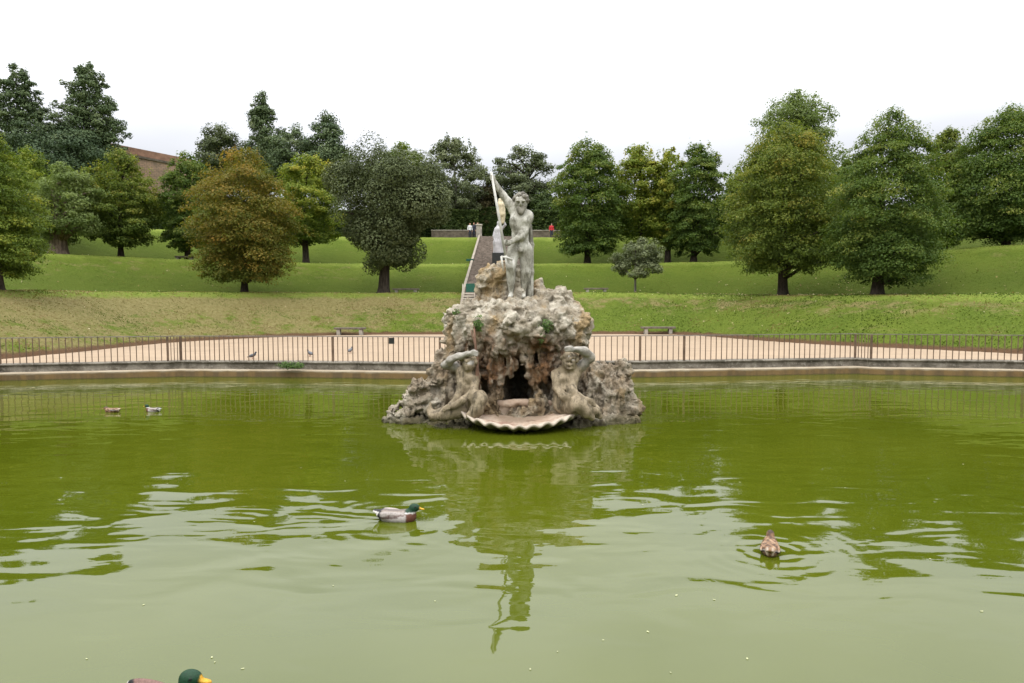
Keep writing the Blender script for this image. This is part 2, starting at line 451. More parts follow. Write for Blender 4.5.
def leaf_mat(name, stops, trans=0.34):
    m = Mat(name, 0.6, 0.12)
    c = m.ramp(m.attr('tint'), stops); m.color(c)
    t = m.nt.nodes.new('ShaderNodeBsdfTranslucent')
    tc = m.mix(1.0, c, (1.5, 1.55, 0.7), 'MULTIPLY'); m.nt.links.new(tc, t.inputs['Color'])
    mx = m.nt.nodes.new('ShaderNodeMixShader'); mx.inputs[0].default_value = trans
    m.nt.links.new(m.b.outputs[0], mx.inputs[1]); m.nt.links.new(t.outputs[0], mx.inputs[2])
    m.nt.links.new(mx.outputs[0], m.out.inputs[0]); return m.m
def bark_mat(name, col):
    m = Mat(name, 0.95, 0.1)
    n = m.noise(7, 5, 0.7, co=m.mapping((1, 1, 0.25)))
    m.color(m.mix(n.step(0.35, 0.65), tuple(c * 0.5 for c in col), tuple(c * 1.25 for c in col))); m.bump(n, 0.06, 0.8); return m.m

M = {}
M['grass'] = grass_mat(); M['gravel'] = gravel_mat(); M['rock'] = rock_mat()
M['statue'] = statue_mat('weathered_statue', (0.225, 0.215, 0.175), (0.43, 0.42, 0.37), (0.085, 0.08, 0.06))
M['figure'] = statue_mat('mossy_figure', (0.145, 0.114, 0.070), (0.285, 0.23, 0.155), (0.045, 0.036, 0.022), 1.0, (0.33, 0.315, 0.285))
M['arm'] = statue_mat('grey_arm', (0.26, 0.25, 0.22), (0.38, 0.37, 0.34), (0.12, 0.11, 0.09))
M['trident'] = plain('painted_metal', (0.40, 0.39, 0.355), 0.6, 0.2)
M['marble'] = statue_mat('white_marble', (0.36, 0.35, 0.36), (0.46, 0.45, 0.46), (0.22, 0.2, 0.2), 0.5)
M['gilt'] = plain('gilded_sheaf', (0.50, 0.43, 0.29), 0.5, 0.2, 3.0)
M['iron'] = plain('rusty_iron', (0.115, 0.075, 0.05), 0.7, 0.35, 3.0)
M['rail'] = plain('worn_rail', (0.15, 0.13, 0.115), 0.55, 0.2, 3.0)
M['plate'] = plain('dark_plate', (0.02, 0.022, 0.02), 0.5, 0.2)
M['stone'] = plain('grey_stone', (0.26, 0.235, 0.20), 0.9, 0.3, 3.0)
M['wood'] = plain('weathered_wood', (0.115, 0.095, 0.075), 0.85, 0.3, 5.0)
M['steps'] = plain('stair_cobble', (0.17, 0.14, 0.115), 0.95, 0.35, 4.0)
M['curb'] = plain('pale_stone', (0.42, 0.385, 0.32), 0.9, 0.2, 2.0)
M['sidestone'] = plain('stair_side_stone', (0.22, 0.19, 0.15), 0.9, 0.2, 2.0)
M['lowwall'] = plain('old_brown_stone', (0.10, 0.082, 0.062), 0.95, 0.35, 2.5)
M['green'] = plain('green_paint', (0.012, 0.075, 0.05), 0.5, 0.15)
M['floor'] = plain('pond_floor', (0.04, 0.05, 0.02), 0.95, 0.2)

def wall_mat():
    m = Mat('pool_wall_stone', 0.9, 0.2); P = m.mapping((1, 1, 1))
    c = m.mix(m.noise(2.2, 6, 0.7).step(0.35, 0.65), (0.085, 0.074, 0.058), (0.20, 0.18, 0.15))
    c = m.mix(m.noise(0.9, 4, 0.6, co=m.mapping((1, 1, 3))).step(0.5, 0.68) * 0.75, c, (0.055, 0.05, 0.038))
    c = m.mix(m.noise(9, 4).step(0.55, 0.7) * 0.5, c, (0.32, 0.30, 0.26))
    m.color(c); m.bump(m.noise(12, 5, 0.7), 0.04, 0.8); return m.m
def ledge_mat():
    m = Mat('pool_ledge_plaster', 0.85, 0.2); x, y, z = m.xyz()
    c = m.mix(m.noise(1.5, 5).step(0.3, 0.7), (0.245, 0.198, 0.138), (0.32, 0.275, 0.205))
    low = (z + m.noise(2.0, 3) * 0.1 - 0.05).step(0.17, 0.255, 1.0, 0.0)
    c = m.mix(low * 0.92, c, m.mix(m.noise(3, 4, co=m.mapping((1, 1, 0.3))).step(0.35, 0.65), (0.15, 0.092, 0.034), (0.085, 0.055, 0.024)))
    low2 = (z + m.noise(2.0, 3) * 0.05).step(0.0, 0.09, 1.0, 0.0)
    c = m.mix(low2 * 0.8, c, (0.05, 0.05, 0.02))
    m.color(c); m.bump(m.noise(14, 5), 0.02, 0.6); return m.m
M['wall'] = wall_mat(); M['ledge'] = ledge_mat()

# duck positions are needed by the ripples of the water
P_DRAKE = at_z(398, 520, 0.0); P_HEN = at_z(770, 551, 0.0)
def water_mat():
    m = Mat('pond_water', 0.02, 0.5); m.b.inputs['IOR'].default_value = 1.42
    x, y, z = m.xyz()
    c = m.mix(m.noise(0.18, 3).step(0.3, 0.7), (0.044, 0.057, 0.0028), (0.058, 0.070, 0.0045))
    m.color(c)
    # swell: long crests lying across the view, stronger in patches
    sw = m.noise(1.0, 1, 0.4, co=m.mapping((0.85, 1.8, 1), rot=(0, 0, R(4))), dist=0.7)
    sw2 = m.noise(1.0, 2, 0.5, co=m.mapping((1.5, 4.4, 1), rot=(0, 0, R(-9))), dist=0.3)
    far = y.step(9.0, 15.0)
    patch = m.noise(0.16, 2).step(0.42, 0.62)
    near = y.step(4.7, 6.6) * y.step(8.6, 12.0, 1.0, 0.45)
    h = sw * (near * 0.0165 + 0.004) + sw2 * ((patch * 0.6 + 0.4) * near + far * 0.5) * 0.0032
    # rings round the hen
    wob = m.noise(1.8, 2) * 0.16
    rx = x - P_HEN.x; ry = y - P_HEN.y; r = (rx * rx + ry * ry).sqrt() + wob
    ring = (r * (2 * math.pi / 0.2)).sin() * ((r - 0.08) * -1.9).exp() * 0.0022
    # the wake behind the drake, opening to the left
    u = (x - (P_DRAKE.x + 0.2)) * -1.0; v = (y - P_DRAKE.y) + m.noise(0.7, 2) * 0.5 - 0.25
    av = v.abs(); inV = (u * 0.24 + 0.07 - av).step(-0.06, 0.14) * u.step(-0.1, 0.25) * (u * -0.42).exp() * m.noise(1.1, 2).step(0.3, 0.62)
    wk = ((av - u * 0.20) * (2 * math.pi / 0.19) + m.noise(1.3, 2) * 9.0).sin() * inV * 0.0024
    rx2 = x - P_DRAKE.x; r2 = (rx2 * rx2 + v * v).sqrt() + wob
    bow = (r2 * (2 * math.pi / 0.24)).sin() * (r2 * -1.3).exp() * 0.0012
    n = m.nt.nodes.new('ShaderNodeBump'); n.inputs['Distance'].default_value = 1.0; n.inputs['Strength'].default_value = 1.0
    tot = h + ring + wk + bow
    m.nt.links.new(tot.s, n.inputs['Height']); m.nt.links.new(n.outputs[0], m.b.inputs['Normal'])
    return m.m
M['water'] = water_mat()

# ------------------------------------------------------------------ pool outline (line of the railing), wall, ledge, water, path, ground
RIM_PX = [(0, 363.8), (168, 360.9), (181, 360.5), (300, 361.0), (440, 362.6), (512, 362.4), (640, 360.8), (750, 359.4), (855, 357.8), (871, 358.6), (1024, 360.6)]
RZ = 0.57
RIM = [at_z(px, py, RZ).to_2d() for px, py in RIM_PX]
RIM = [Vector((-22.3, 6)), Vector((-21.0, 17))] + RIM + [Vector((21.8, 18)), Vector((23.3, 7)), Vector((20, 1.8)), Vector((-19, 1.8))]
def offset_poly(P, d):
    """d > 0: outwards (the outline runs clockwise seen from above)"""
    out = []; n = len(P)
    for i in range(n):
        a, b, c = P[i - 1], P[i], P[(i + 1) % n]
        n1 = Vector((-(b - a).y, (b - a).x)).normalized(); n2 = Vector((-(c - b).y, (c - b).x)).normalized()
        mn = (n1 + n2).normalized(); out.append(b + mn * (d / max(mn.dot(n1), 0.5)))
    return out
def densify(P, step):
    out = []
    for i in range(len(P)):
        a, b = P[i], P[(i + 1) % len(P)]; k = max(1, int((b - a).length / step))
        out += [a + (b - a) * (j / k) for j in range(k)]
    return out
def sweep(profile, name, m, wob=0.0):
    """profile: (offset outwards, z) points swept round the pool outline"""
    base = densify(RIM, 0.45); V = []; F = []; n = len(base); k = len(profile); rng = random.Random(4)
    offs = {d: offset_poly(base, d) for d in set(p[0] for p in profile)}
    for i in range(n):
        w = rng.uniform(-wob, wob)
        for d, z in profile:
            q = offs[d][i]; V.append((q.x, q.y, z + w))
    for i in range(n):
        j = (i + 1) % n
        for a in range(k):
            b = (a + 1) % k; F.append([i * k + a, i * k + b, j * k + b, j * k + a])
    me = bpy.data.meshes.new(name); me.from_pydata(V, [], F)
    bm = bmesh.new(); bm.from_mesh(me); bmesh.ops.recalc_face_normals(bm, faces=bm.faces); bm.to_mesh(me); bm.free(); me.update()
    return link(name, me, m)
w_ = sweep([(-0.10, 0.50), (-0.11, 0.535), (-0.08, 0.565), (0.32, 0.565), (0.32, 0.1), (-0.05, 0.1), (-0.05, 0.50)], 'pool_wall', M['wall'], 0.006)
tag(w_, 'low dark grey stone wall with overhanging cap round the green pond', 'wall')
l_ = sweep([(-0.052, 0.27), (-0.36, 0.262), (-0.385, 0.24), (-0.40, -0.9), (-0.052, -0.9)], 'pool_ledge', M['ledge'], 0.004)
tag(l_, 'pale plaster ledge with brown waterline stain along the foot of the pond wall', 'ledge')

def fill(outer, hole, z, name, m):
    bm = bmesh.new(); es = []
    for loop in ([outer] + ([hole] if hole else [])):
        vs = [bm.verts.new((p[0], p[1], z)) for p in loop]
        es += [bm.edges.new((vs[i], vs[(i + 1) % len(vs)])) for i in range(len(vs))]
    bmesh.ops.triangle_fill(bm, edges=es, use_beauty=True, use_dissolve=False)
    bmesh.ops.recalc_face_normals(bm, faces=bm.faces)
    for f in bm.faces:
        if f.normal.z < 0: f.normal_flip()
    me = bpy.data.meshes.new(name); bm.to_mesh(me); bm.free(); return link(name, me, m)
tag(fill(offset_poly(RIM, -0.2), None, 0.0, 'water', M['water']), kind='structure')
tag(fill([(p.x, p.y) for p in offset_poly(RIM, 0.1)], None, -0.8, 'pond_floor', M['floor']), kind='structure')
po = [tuple(p) for p in FOOTS if p[1] > -40]
po = [(-26, -40)] + [(p[0] * 1.0, p[1]) for p in po] + [(28, -40)]
poV = [Vector(p) for p in po]
po2 = [(p.x, p.y) for p in offset_poly(poV, 0.75)]
tag(fill(po2, [(p.x, p.y) for p in offset_poly(RIM, 0.3)], 0.55, 'gravel_path', M['gravel']), kind='structure')

gx = np.concatenate([-np.geomspace(1600, 66, 26), np.arange(-65, 65.01, 0.45), np.geomspace(66, 1600, 26)])
gy = np.concatenate([-np.geomspace(700, 21, 14), np.arange(-20, 16, 1.6), np.arange(16, 92, 0.4), np.geomspace(92.5, 2200, 50)])
GX, GY = np.meshgrid(gx, gy, indexing='ij'); gs = foot_s(GX.ravel(), GY.ravel()); gzv = ground_z(GX.ravel(), GY.ravel())
ni, nj = GX.shape; ii, jj = np.meshgrid(np.arange(ni - 1), np.arange(nj - 1), indexing='ij'); b = (ii * nj + jj).ravel()
GF = np.stack([b, b + nj, b + nj + 1, b + 1], 1)
keep = ~(gs[GF] < -2.2).all(1); GF = GF[keep]
dry = 0.31 * sstep(-4, -14, GX.ravel()) * sstep(12, 6, gs) + 0.25 * sstep(13, 8, gs) * sstep(5, -3, GX.ravel()) - 0.06 + 0.18 * np.exp(-((gs - 16.5) / 2.0) ** 2) * sstep(0, -20, GX.ravel()) + 0.42 * np.exp(-((gs - 4.4) / 1.2) ** 2)
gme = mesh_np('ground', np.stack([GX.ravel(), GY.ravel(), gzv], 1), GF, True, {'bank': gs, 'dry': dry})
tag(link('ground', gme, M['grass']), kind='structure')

# short rough grass on the two nearest banks and their crests
rng = np.random.default_rng(5)
nb = 150000
cx = rng.uniform(-46, 46, nb * 3); cy = rng.uniform(24, 68, nb * 3); cs = foot_s(cx, cy)
dens = np.where(cs < 8, 1.0, 0.45)
ok = (cs > 0.12) & (cs < 20) & (rng.random(nb * 3) < dens) & (np.abs(cx) < cy * 0.86 + 1); cx, cy, cs = cx[ok][:nb], cy[ok][:nb], cs[ok][:nb]
cz = ground_z(cx, cy); n = len(cx); a = rng.uniform(0, 2 * np.pi, n); hgt = rng.uniform(0.03, 0.075, n) * np.where(cs > 7, 0.6, 1.0) * (0.7 + 0.6 * vnoise(np.stack([cx, cy, cz], 1) * 0.7, 4).clip(-0.5, 1)); wd = rng.uniform(0.02, 0.05, n)
lean = rng.normal(0, 0.05, (n, 2))
v0 = np.stack([cx - np.cos(a) * wd, cy - np.sin(a) * wd, cz - 0.02], 1); v1 = np.stack([cx + np.cos(a) * wd, cy + np.sin(a) * wd, cz - 0.02], 1)
v2 = np.stack([cx + lean[:, 0], cy + lean[:, 1], cz + hgt], 1)
dl = 0.55 * sstep(-4, -14, cx) * sstep(12, 6, cs) + 0.28 * sstep(13, 8, cs) * sstep(5, -3, cx)
pn = np.clip(fbm(np.stack([cx, cy, cz * 2.2], 1) * 0.62, 4, 21, 0.6) * 0.85, -0.4, 0.5)
tint = np.clip(0.33 + 0.16 * np.exp(-((cs - 4.4) / 1.2) ** 2) + 0.5 * (dl - 0.12) + pn + rng.normal(0, 0.07, n), 0, 1)
tv = np.stack([v0, v1, v2], 1).reshape(-1, 3)
M['blades'] = leaf_mat('grass_blades', [(0.0, (0.046, 0.072, 0.008)), (0.35, (0.080, 0.112, 0.015)), (0.6, (0.145, 0.122, 0.035)), (1.0, (0.235, 0.175, 0.09))], 0.2)
tag(link('grass', mesh_np('grass', tv, np.arange(n * 3).reshape(-1, 3), False, {'tint': np.repeat(tint, 3)}), M['blades']), kind='stuff')

# ------------------------------------------------------------------ trees
PROF = {
 'linden': ([0, .05, .18, .38, .6, .8, .92, 1], [.42, .72, .97, 1, .89, .63, .38, .12]),
 'ovoid': ([0, .06, .2, .42, .66, .84, .94, 1], [.36, .64, .93, 1, .92, .68, .44, .2]),
 'oval': ([0, .08, .25, .5, .75, .9, 1], [.40, .66, .93, 1, .84, .55, .2]),
 'oak': ([0, .1, .3, .5, .72, .88, .96, 1], [.34, .46, .66, .90, 1, .93, .68, .3]),
 'dome': ([0, .1, .35, .6, .8, .93, 1], [.62, .85, 1, .95, .76, .46, .15]),
 'sequoia': ([0, .1, .3, .55, .78, .92, 1], [.75, .95, 1, .80, .56, .34, .10])}
def profile(kind):
    a, b = PROF[kind]; return lambda t: np.interp(t, a, b)
def crown(rng, z0, z1, RX, kind, nclump, nleaf, ls, flat=0.5, spread=0.2, tbias=0.0, topwarm=0.0, shell=0.55, gap=0.0, surf=0.5):
    pf = profile(kind); H = z1 - z0
    t = rng.random(nclump * 8); t = t[rng.random(nclump * 8) * 1.1 < pf(t) + 0.12][:nclump]; nclump = len(t)
    t = np.clip(t, 0.01, 0.99); az = np.arange(nclump) * 2.39996 + rng.normal(0, 0.5, nclump)
    rho = 1 - shell * rng.random(nclump) ** 1.8
    p1, p2, p3 = rng.uniform(0, 6, 3)
    lobe = lambda a, tt: 1 + 0.07 * np.sin(a * 2 + p1 + 3 * tt) + 0.06 * np.sin(a * 3 + tt * 7 + p2) + 0.05 * np.sin(a * 5 - tt * 11 + p3)
    cr = RX * spread * rng.uniform(0.55, 1.4, nclump) * (0.5 + 0.6 * pf(t))
    rad = np.maximum(pf(t) * RX * (lobe(az, t) + rng.normal(0, 0.05, nclump)) * rho - cr * 0.45, 0)
    droop = 0.16 if kind in ('linden', 'ovoid') else 0.0
    cz = z0 + t * H - droop * rad + droop * RX * 0.4 * (1 - t)
    cz = np.minimum(cz, z1 - cr * flat * 0.8)
    flc = np.where(t > 0.86, flat + 0.6, flat) * rng.uniform(0.8, 1.2, nclump)
    if kind in ('linden', 'ovoid', 'oval'):
        ns = 46; ts = rng.uniform(0.35, 0.985, ns); a2 = rng.uniform(0, 2 * np.pi, ns); r2 = pf(ts) * RX * rng.uniform(0.80, 1.0, ns); c2 = RX * rng.uniform(0.045, 0.085, ns)
        t = np.concatenate([t, ts]); az = np.concatenate([az, a2]); rad = np.concatenate([rad, r2]); cr = np.concatenate([cr, c2]); cz = np.concatenate([cz, z0 + ts * H - droop * r2 + droop * RX * 0.4 * (1 - ts) + 0.02 * H])
        flc = np.concatenate([flc, np.where(ts > 0.6, rng.uniform(1.8, 3.4, ns), 0.8)]); nclump = len(t)
    C = np.stack([np.cos(az) * rad, np.sin(az) * rad, cz], 1)
    nin = int(nleaf * (0.26 - 0.20 * gap)); nout = nleaf - nin
    w = cr ** 2 * np.where(t > 0.78, 1.7, 1.0); w /= w.sum(); ci = rng.choice(nclump, nout, p=w)
    d = rng.normal(0, 1, (nout, 3)); d /= np.linalg.norm(d, axis=1, keepdims=True)
    q = d * (rng.random(nout) ** surf * np.where(rng.random(nout) < (0.10 if surf > 0.3 else 0.03), 1.16, 1.0))[:, None]
    c = cr[ci]; fl = flc[ci]
    L = C[ci] + q * np.stack([c, c, c * fl], 1)
    outw = np.stack([np.cos(az), np.sin(az), np.zeros(nclump)], 1)[ci]
    if kind in ('linden', 'ovoid'): L[:, 2] -= 0.4 * (q * outw).sum(1) * c
    N = q * np.array([0.8, 0.8, 1.3]) + outw * 0.4 + np.array([0, 0, 0.55]) + rng.normal(0, 0.5, (nout, 3))
    ctint = rng.normal(0, 0.13, nclump)[ci]
    # leaves deep in the crown
    ti_ = rng.random(nin * 6); ti_ = ti_[rng.random(nin * 6) * 1.1 < pf(ti_)][:nin]; nin = len(ti_)
    ai = rng.uniform(0, 2 * np.pi, nin); ri_ = np.sqrt(rng.random(nin)) * pf(ti_) * RX * 0.78
    L = np.vstack([L, np.stack([np.cos(ai) * ri_, np.sin(ai) * ri_, z0 + (0.06 + 0.86 * ti_) * H - droop * ri_], 1)])
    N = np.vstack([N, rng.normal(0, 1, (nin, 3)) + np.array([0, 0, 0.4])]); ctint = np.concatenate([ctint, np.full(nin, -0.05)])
    nleaf = nout + nin
    N /= np.linalg.norm(N, axis=1, keepdims=True)
    ta = np.cross(N, rng.normal(0, 1, (nleaf, 3))); ta /= np.linalg.norm(ta, axis=1, keepdims=True); tb = np.cross(N, ta)
    sz = ls * rng.uniform(0.6, 1.35, nleaf)[:, None]
    V = np.stack([L - ta * sz * 0.62, L - tb * sz * 0.40 + N * sz * 0.1, L + ta * sz * 0.62, L + tb * sz * 0.40 + N * sz * 0.1], 1).reshape(-1, 3)
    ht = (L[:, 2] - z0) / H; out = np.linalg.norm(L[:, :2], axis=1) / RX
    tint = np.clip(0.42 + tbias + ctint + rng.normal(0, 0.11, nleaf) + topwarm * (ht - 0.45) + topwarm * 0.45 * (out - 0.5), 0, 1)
    return V, np.arange(nleaf * 4).reshape(-1, 4), np.repeat(tint, 4), C, cr
def trunk_mesh(rng, name, m, root, H, r0, C, z0, z1, nlimb=16, lean=0.0, forks=1):
    mb = MB(); top = z0 + (z1 - z0) * 0.72
    ph = rng.uniform(0, 6)
    def axis(z): return Vector((math.sin(ph + z * 0.5) * 0.06 * r0 * 4 + lean * z, math.cos(ph + z * 0.4) * 0.06 * r0 * 4, z))
    zs = [-0.25, 0.0, 0.12, 0.45, z0 * 0.5 + 0.3, z0 + 0.3, z0 + (z1 - z0) * 0.25, z0 + (z1 - z0) * 0.5, top]
    zs = sorted(zs); rr = [r0 * 1.55, r0 * 1.4, r0 * 1.2, r0 * 1.02, r0 * 0.95, r0 * 0.88, r0 * 0.65, r0 * 0.4, r0 * 0.14]
    mb.tube([axis(z) for z in zs], rr, 10)
    for i in rng.choice(len(C), min(nlimb, len(C)), replace=False):
        c = Vector(C[i]); zb = max(z0 * 0.8, min(top * 0.96, c.z - 0.45 * math.hypot(c.x, c.y) - 0.2)); a = axis(zb); mid = (a + c) * 0.5 + Vector((0, 0, 0.12 * (c - a).length))
        f = r0 * 0.42 * (1 - 0.6 * (zb - z0) / (z1 - z0 + 0.1)); f = max(f, 0.025)
        mb.tube([a, mid, c], [f, f * 0.6, f * 0.2], 6)
    return mb.build(name, m, root, True)
BARK = {'dark': bark_mat('dark_bark', (0.045, 0.036, 0.028)), 'pale': bark_mat('pale_bark', (0.16, 0.12, 0.09)), 'grey': bark_mat('grey_bark', (0.14, 0.13, 0.115))}
LEAF = {
 'linden': leaf_mat('linden_leaves', [(0.0, (0.0442, 0.0677, 0.0132)), (0.4, (0.0853, 0.1207, 0.0206)), (0.7, (0.1546, 0.1693, 0.0294)), (1.0, (0.2944, 0.2282, 0.0515))]),
 'dark': leaf_mat('dark_linden_leaves', [(0.0, (0.0332, 0.0602, 0.0143)), (0.45, (0.0697, 0.1109, 0.0222)), (0.75, (0.1346, 0.1663, 0.0348)), (1.0, (0.2376, 0.2297, 0.0554))]),
 'yellow': leaf_mat('yellowing_leaves', [(0.0, (0.0505, 0.0814, 0.0126)), (0.4, (0.1038, 0.1459, 0.0197)), (0.7, (0.2034, 0.2217, 0.0337)), (1.0, (0.3367, 0.2806, 0.0491))], 0.32),
 'fresh': leaf_mat('fresh_leaves', [(0.0, (0.0546, 0.0840, 0.0210)), (0.5, (0.1092, 0.1491, 0.0441)), (1.0, (0.1733, 0.2100, 0.0735))], 0.32),
 'autumn': leaf_mat('autumn_leaves', [(0.0, (0.050, 0.072, 0.012)), (0.4, (0.098, 0.106, 0.018)), (0.72, (0.165, 0.122, 0.024)), (1.0, (0.27, 0.165, 0.035))], 0.34),
 'holm': leaf_mat('holm_oak_leaves', [(0.0, (0.028, 0.040, 0.014)), (0.5, (0.072, 0.090, 0.036)), (1.0, (0.165, 0.185, 0.095))], 0.14),
 'grey': leaf_mat('grey_green_leaves', [(0.0, (0.0458, 0.0601, 0.0257)), (0.5, (0.1058, 0.1258, 0.0601)), (1.0, (0.2074, 0.2217, 0.1216))], 0.15),
 'conifer': leaf_mat('conifer_needles', [(0.0, (0.0351, 0.0580, 0.0281)), (0.5, (0.0772, 0.1088, 0.0474)), (1.0, (0.1580, 0.1843, 0.0878))], 0.08),
 'hedge': leaf_mat('hedge_leaves', [(0.0, (0.0185, 0.0343, 0.0092)), (0.5, (0.0422, 0.0660, 0.0172)), (1.0, (0.0924, 0.1188, 0.0290))], 0.15),
 'brown': leaf_mat('brownish_leaves', [(0.0, (0.0420, 0.0360, 0.0144)), (0.5, (0.0840, 0.0720, 0.0312)), (1.0, (0.1320, 0.1260, 0.0504))], 0.15),
}
seed_i = [100]
def tree(name, label, px, s, top, bot, x0, x1, kind, leaf, bark='dark', r0=None, group=None, Y=None, dens=1.0, flat=0.5, spread=0.2, tbias=0.0, topwarm=0.0, limbs=16, shell=0.55, cat='tree', ls=1.65, nclump=None, gap=0.0, surf=0.5):
    """px: column of the trunk; s: terrace distance or Y: depth; top, bot, x0, x1: the crown's box in the photo"""
    seed_i[0] += 1; rng = np.random.default_rng(seed_i[0])
    if Y is None: p = place(px, s)
    else:
        q = at_y(px, 250, Y); p = Vector((q.x, Y, gz(q.x, Y)))
    Yd = p.y; zt = at_y(px, top, Yd).z - p.z; zb = at_y(px, bot, Yd).z - p.z
    RX = (x1 - x0) * 0.5 * Yd / FPX * 1.03; cxo = ((x0 + x1) * 0.5 - px) * Yd / FPX
    zb = max(zb, 0.3)
    area = (x1 - x0) * (bot - top)
    nl = int(min(105000, max(3500, area * 4.8 * dens))); nc = nclump or int(np.clip(area / 40, 80, 480))
    root = empty(name, p); tag(root, label, cat, group)
    V, F, ti, C, cr = crown(rng, zb, zt, RX, kind, nc, nl, ls * Yd / FPX, flat, spread, tbias, topwarm, shell, gap, surf)
    V[:, 0] += cxo; C = C + np.array([cxo, 0, 0])
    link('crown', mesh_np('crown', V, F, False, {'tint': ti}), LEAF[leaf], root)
    trunk_mesh(rng, 'trunk', BARK[bark], root, zt, r0 or max(0.12, 0.028 * zt), C, max(zb, 0.5), zt, limbs)
    return root
T1, T2, T3 = 8.2, 21.0, 37.0
# first terrace
tree('linden_tree', 'orange brown autumn linden with a low full crown left of the dark evergreen oak', 245, T1, 150, 282, 190, 302, 'ovoid', 'autumn', tbias=0.06, topwarm=0.22, r0=0.24, flat=0.38)
tree('evergreen_oak', 'dark grey green evergreen oak with a dense lumpy crown widest near its top', 384, T1, 155, 273, 336, 446, 'oak', 'holm', r0=0.44, flat=0.85, spread=0.27, shell=0.15, dens=1.5, surf=0.12, nclump=85, tbias=0.08, limbs=24)
tree('linden_tree', 'large green linden cut by the left edge of the photo with sweeping low boughs', 0, 6.5, 130, 277, -60, 44, 'linden', 'yellow', tbias=-0.12, topwarm=0.1, flat=0.36)
tree('linden_tree', 'tallest dark green linden on the first terrace, right of the small grey tree', 783, T1, 125, 276, 722, 842, 'ovoid', 'linden', tbias=-0.03, topwarm=0.30, r0=0.33, flat=0.38)
tree('linden_tree', 'broad dark linden with drooping lower boughs just right of the tallest linden', 879, T1, 112, 284, 828, 944, 'linden', 'dark', topwarm=0.30, r0=0.33, flat=0.38)
tree('young_tree', 'small thin grey green tree with pale slender trunk on the first terrace', 635, 9.0, 240, 276, 612, 668, 'dome', 'grey', 'grey', r0=0.085, flat=0.6, spread=0.2, dens=1.0, limbs=26, tbias=0.06, gap=1.0, shell=0.8)
# second terrace
tree('pollard_tree', 'light green round topped tree on a thick pale trunk at far left', 58, T2, 166, 240, 34, 106, 'dome', 'fresh', 'pale', r0=0.62, flat=0.6, shell=0.5, tbias=0.2)
tree('linden_tree', 'dark green linden with yellow tinged top beside the thick pale trunked tree', 123, T2, 154, 250, 84, 162, 'oval', 'linden', topwarm=0.45, tbias=-0.03, flat=0.42)
tree('linden_tree', 'plain dark green linden below the brick wall, partly behind the orange tree', 188, T2, 154, 252, 160, 222, 'ovoid', 'dark', flat=0.42, topwarm=0.15)
tree('linden_tree', 'yellow green linden with forked dark trunk between orange tree and evergreen oak', 307, T2, 158, 246, 272, 348, 'oval', 'yellow', topwarm=0.35, flat=0.45, r0=0.3)
tree('linden_tree', 'dark full linden standing just right of the statue on the second terrace', 588, T2, 140, 256, 549, 630, 'ovoid', 'dark', topwarm=0.28, flat=0.4)
tree('linden_tree', 'yellow green tall linden behind the small grey tree', 640, 24.0, 147, 246, 606, 668, 'oval', 'yellow', flat=0.6, tbias=0.06, topwarm=0.2)
tree('linden_tree', 'narrow yellow green linden squeezed between two darker lindens', 668, 23.0, 147, 250, 645, 694, 'oval', 'yellow', flat=0.7, tbias=0.08, topwarm=0.2)
tree('linden_tree', 'dark green linden left of the tallest linden with its trunk on the second terrace', 693, T2, 144, 257, 664, 730, 'ovoid', 'dark', flat=0.42, topwarm=0.22)
tree('linden_tree', 'slim linden seen between the broad dark linden and the tree at the right edge', 943, T2, 130, 256, 912, 976, 'oval', 'linden', flat=0.45, topwarm=0.2, tbias=-0.08)
tree('linden_tree', 'large dark linden cut by the right edge of the photo', 1003, T2, 108, 257, 950, 1056, 'ovoid', 'dark', topwarm=0.25, flat=0.42)
tree('linden_tree', 'bright green rounded treetop rising behind the tallest linden', 797, 22.0, 92, 240, 748, 838, 'dome', 'fresh', tbias=0.12, flat=0.7, topwarm=0.15)
tree('linden_tree', 'dull green linden filling the gap behind the tallest linden and its left neighbour', 742, 30.0, 168, 246, 716, 772, 'oval', 'dark', flat=0.5)
tree('linden_tree', 'dull green linden filling the gap behind the two broad lindens on the right', 848, 30.0, 160, 246, 820, 880, 'oval', 'dark', flat=0.5)
tree('linden_tree', 'yellow tinged linden rising behind the left edge tree and the pale trunked tree', 33, 27.0, 150, 235, -6, 66, 'oval', 'yellow', tbias=-0.08, flat=0.5)
# up the hill
tree('cypress_tree', 'tall dark conifer at the upper left corner, nearer the edge of the photo', 24, 0, 64, 176, -8, 56, 'sequoia', 'conifer', Y=104, flat=0.55, spread=0.15, dens=1.2, nclump=330, tbias=0.04)
tree('cypress_tree', 'tall dark conifer left of the brick wall, the highest at upper left', 92, 0, 61, 172, 58, 127, 'sequoia', 'conifer', Y=104, flat=0.55, spread=0.15, dens=1.2, nclump=330, tbias=0.08)
tree('bushy_conifer', 'dark low conifer mass between and below the two tall conifers', 62, 0, 128, 190, 6, 116, 'dome', 'conifer', Y=101, flat=0.6, tbias=-0.28, dens=1.2)
tree('stone_pine', 'dark rounded tree on the skyline right of the brick wall', 221, 0, 127, 190, 194, 250, 'dome', 'grey', Y=92, flat=0.6, tbias=-0.25, spread=0.3)
tree('cypress_tree', 'narrow pointed conifer above the orange tree on the skyline', 265, 0, 91, 190, 245, 286, 'sequoia', 'conifer', Y=98, flat=0.6, tbias=0.12, spread=0.3)
tree('stone_pine', 'low dark green round tree between the two skyline conifers', 289, 0, 128, 190, 258, 326, 'dome', 'conifer', Y=94, flat=0.6, tbias=0.05)
tree('cypress_tree', 'broad dark conifer with stepped outline above the yellow green linden', 329, 0, 114, 190, 300, 358, 'sequoia', 'conifer', Y=92, flat=0.5, spread=0.3, tbias=0.0)
tree('linden_tree', 'yellow green treetop peeping over the dark evergreen oak', 405, 34, 144, 225, 376, 436, 'dome', 'yellow', flat=0.6, tbias=-0.1)
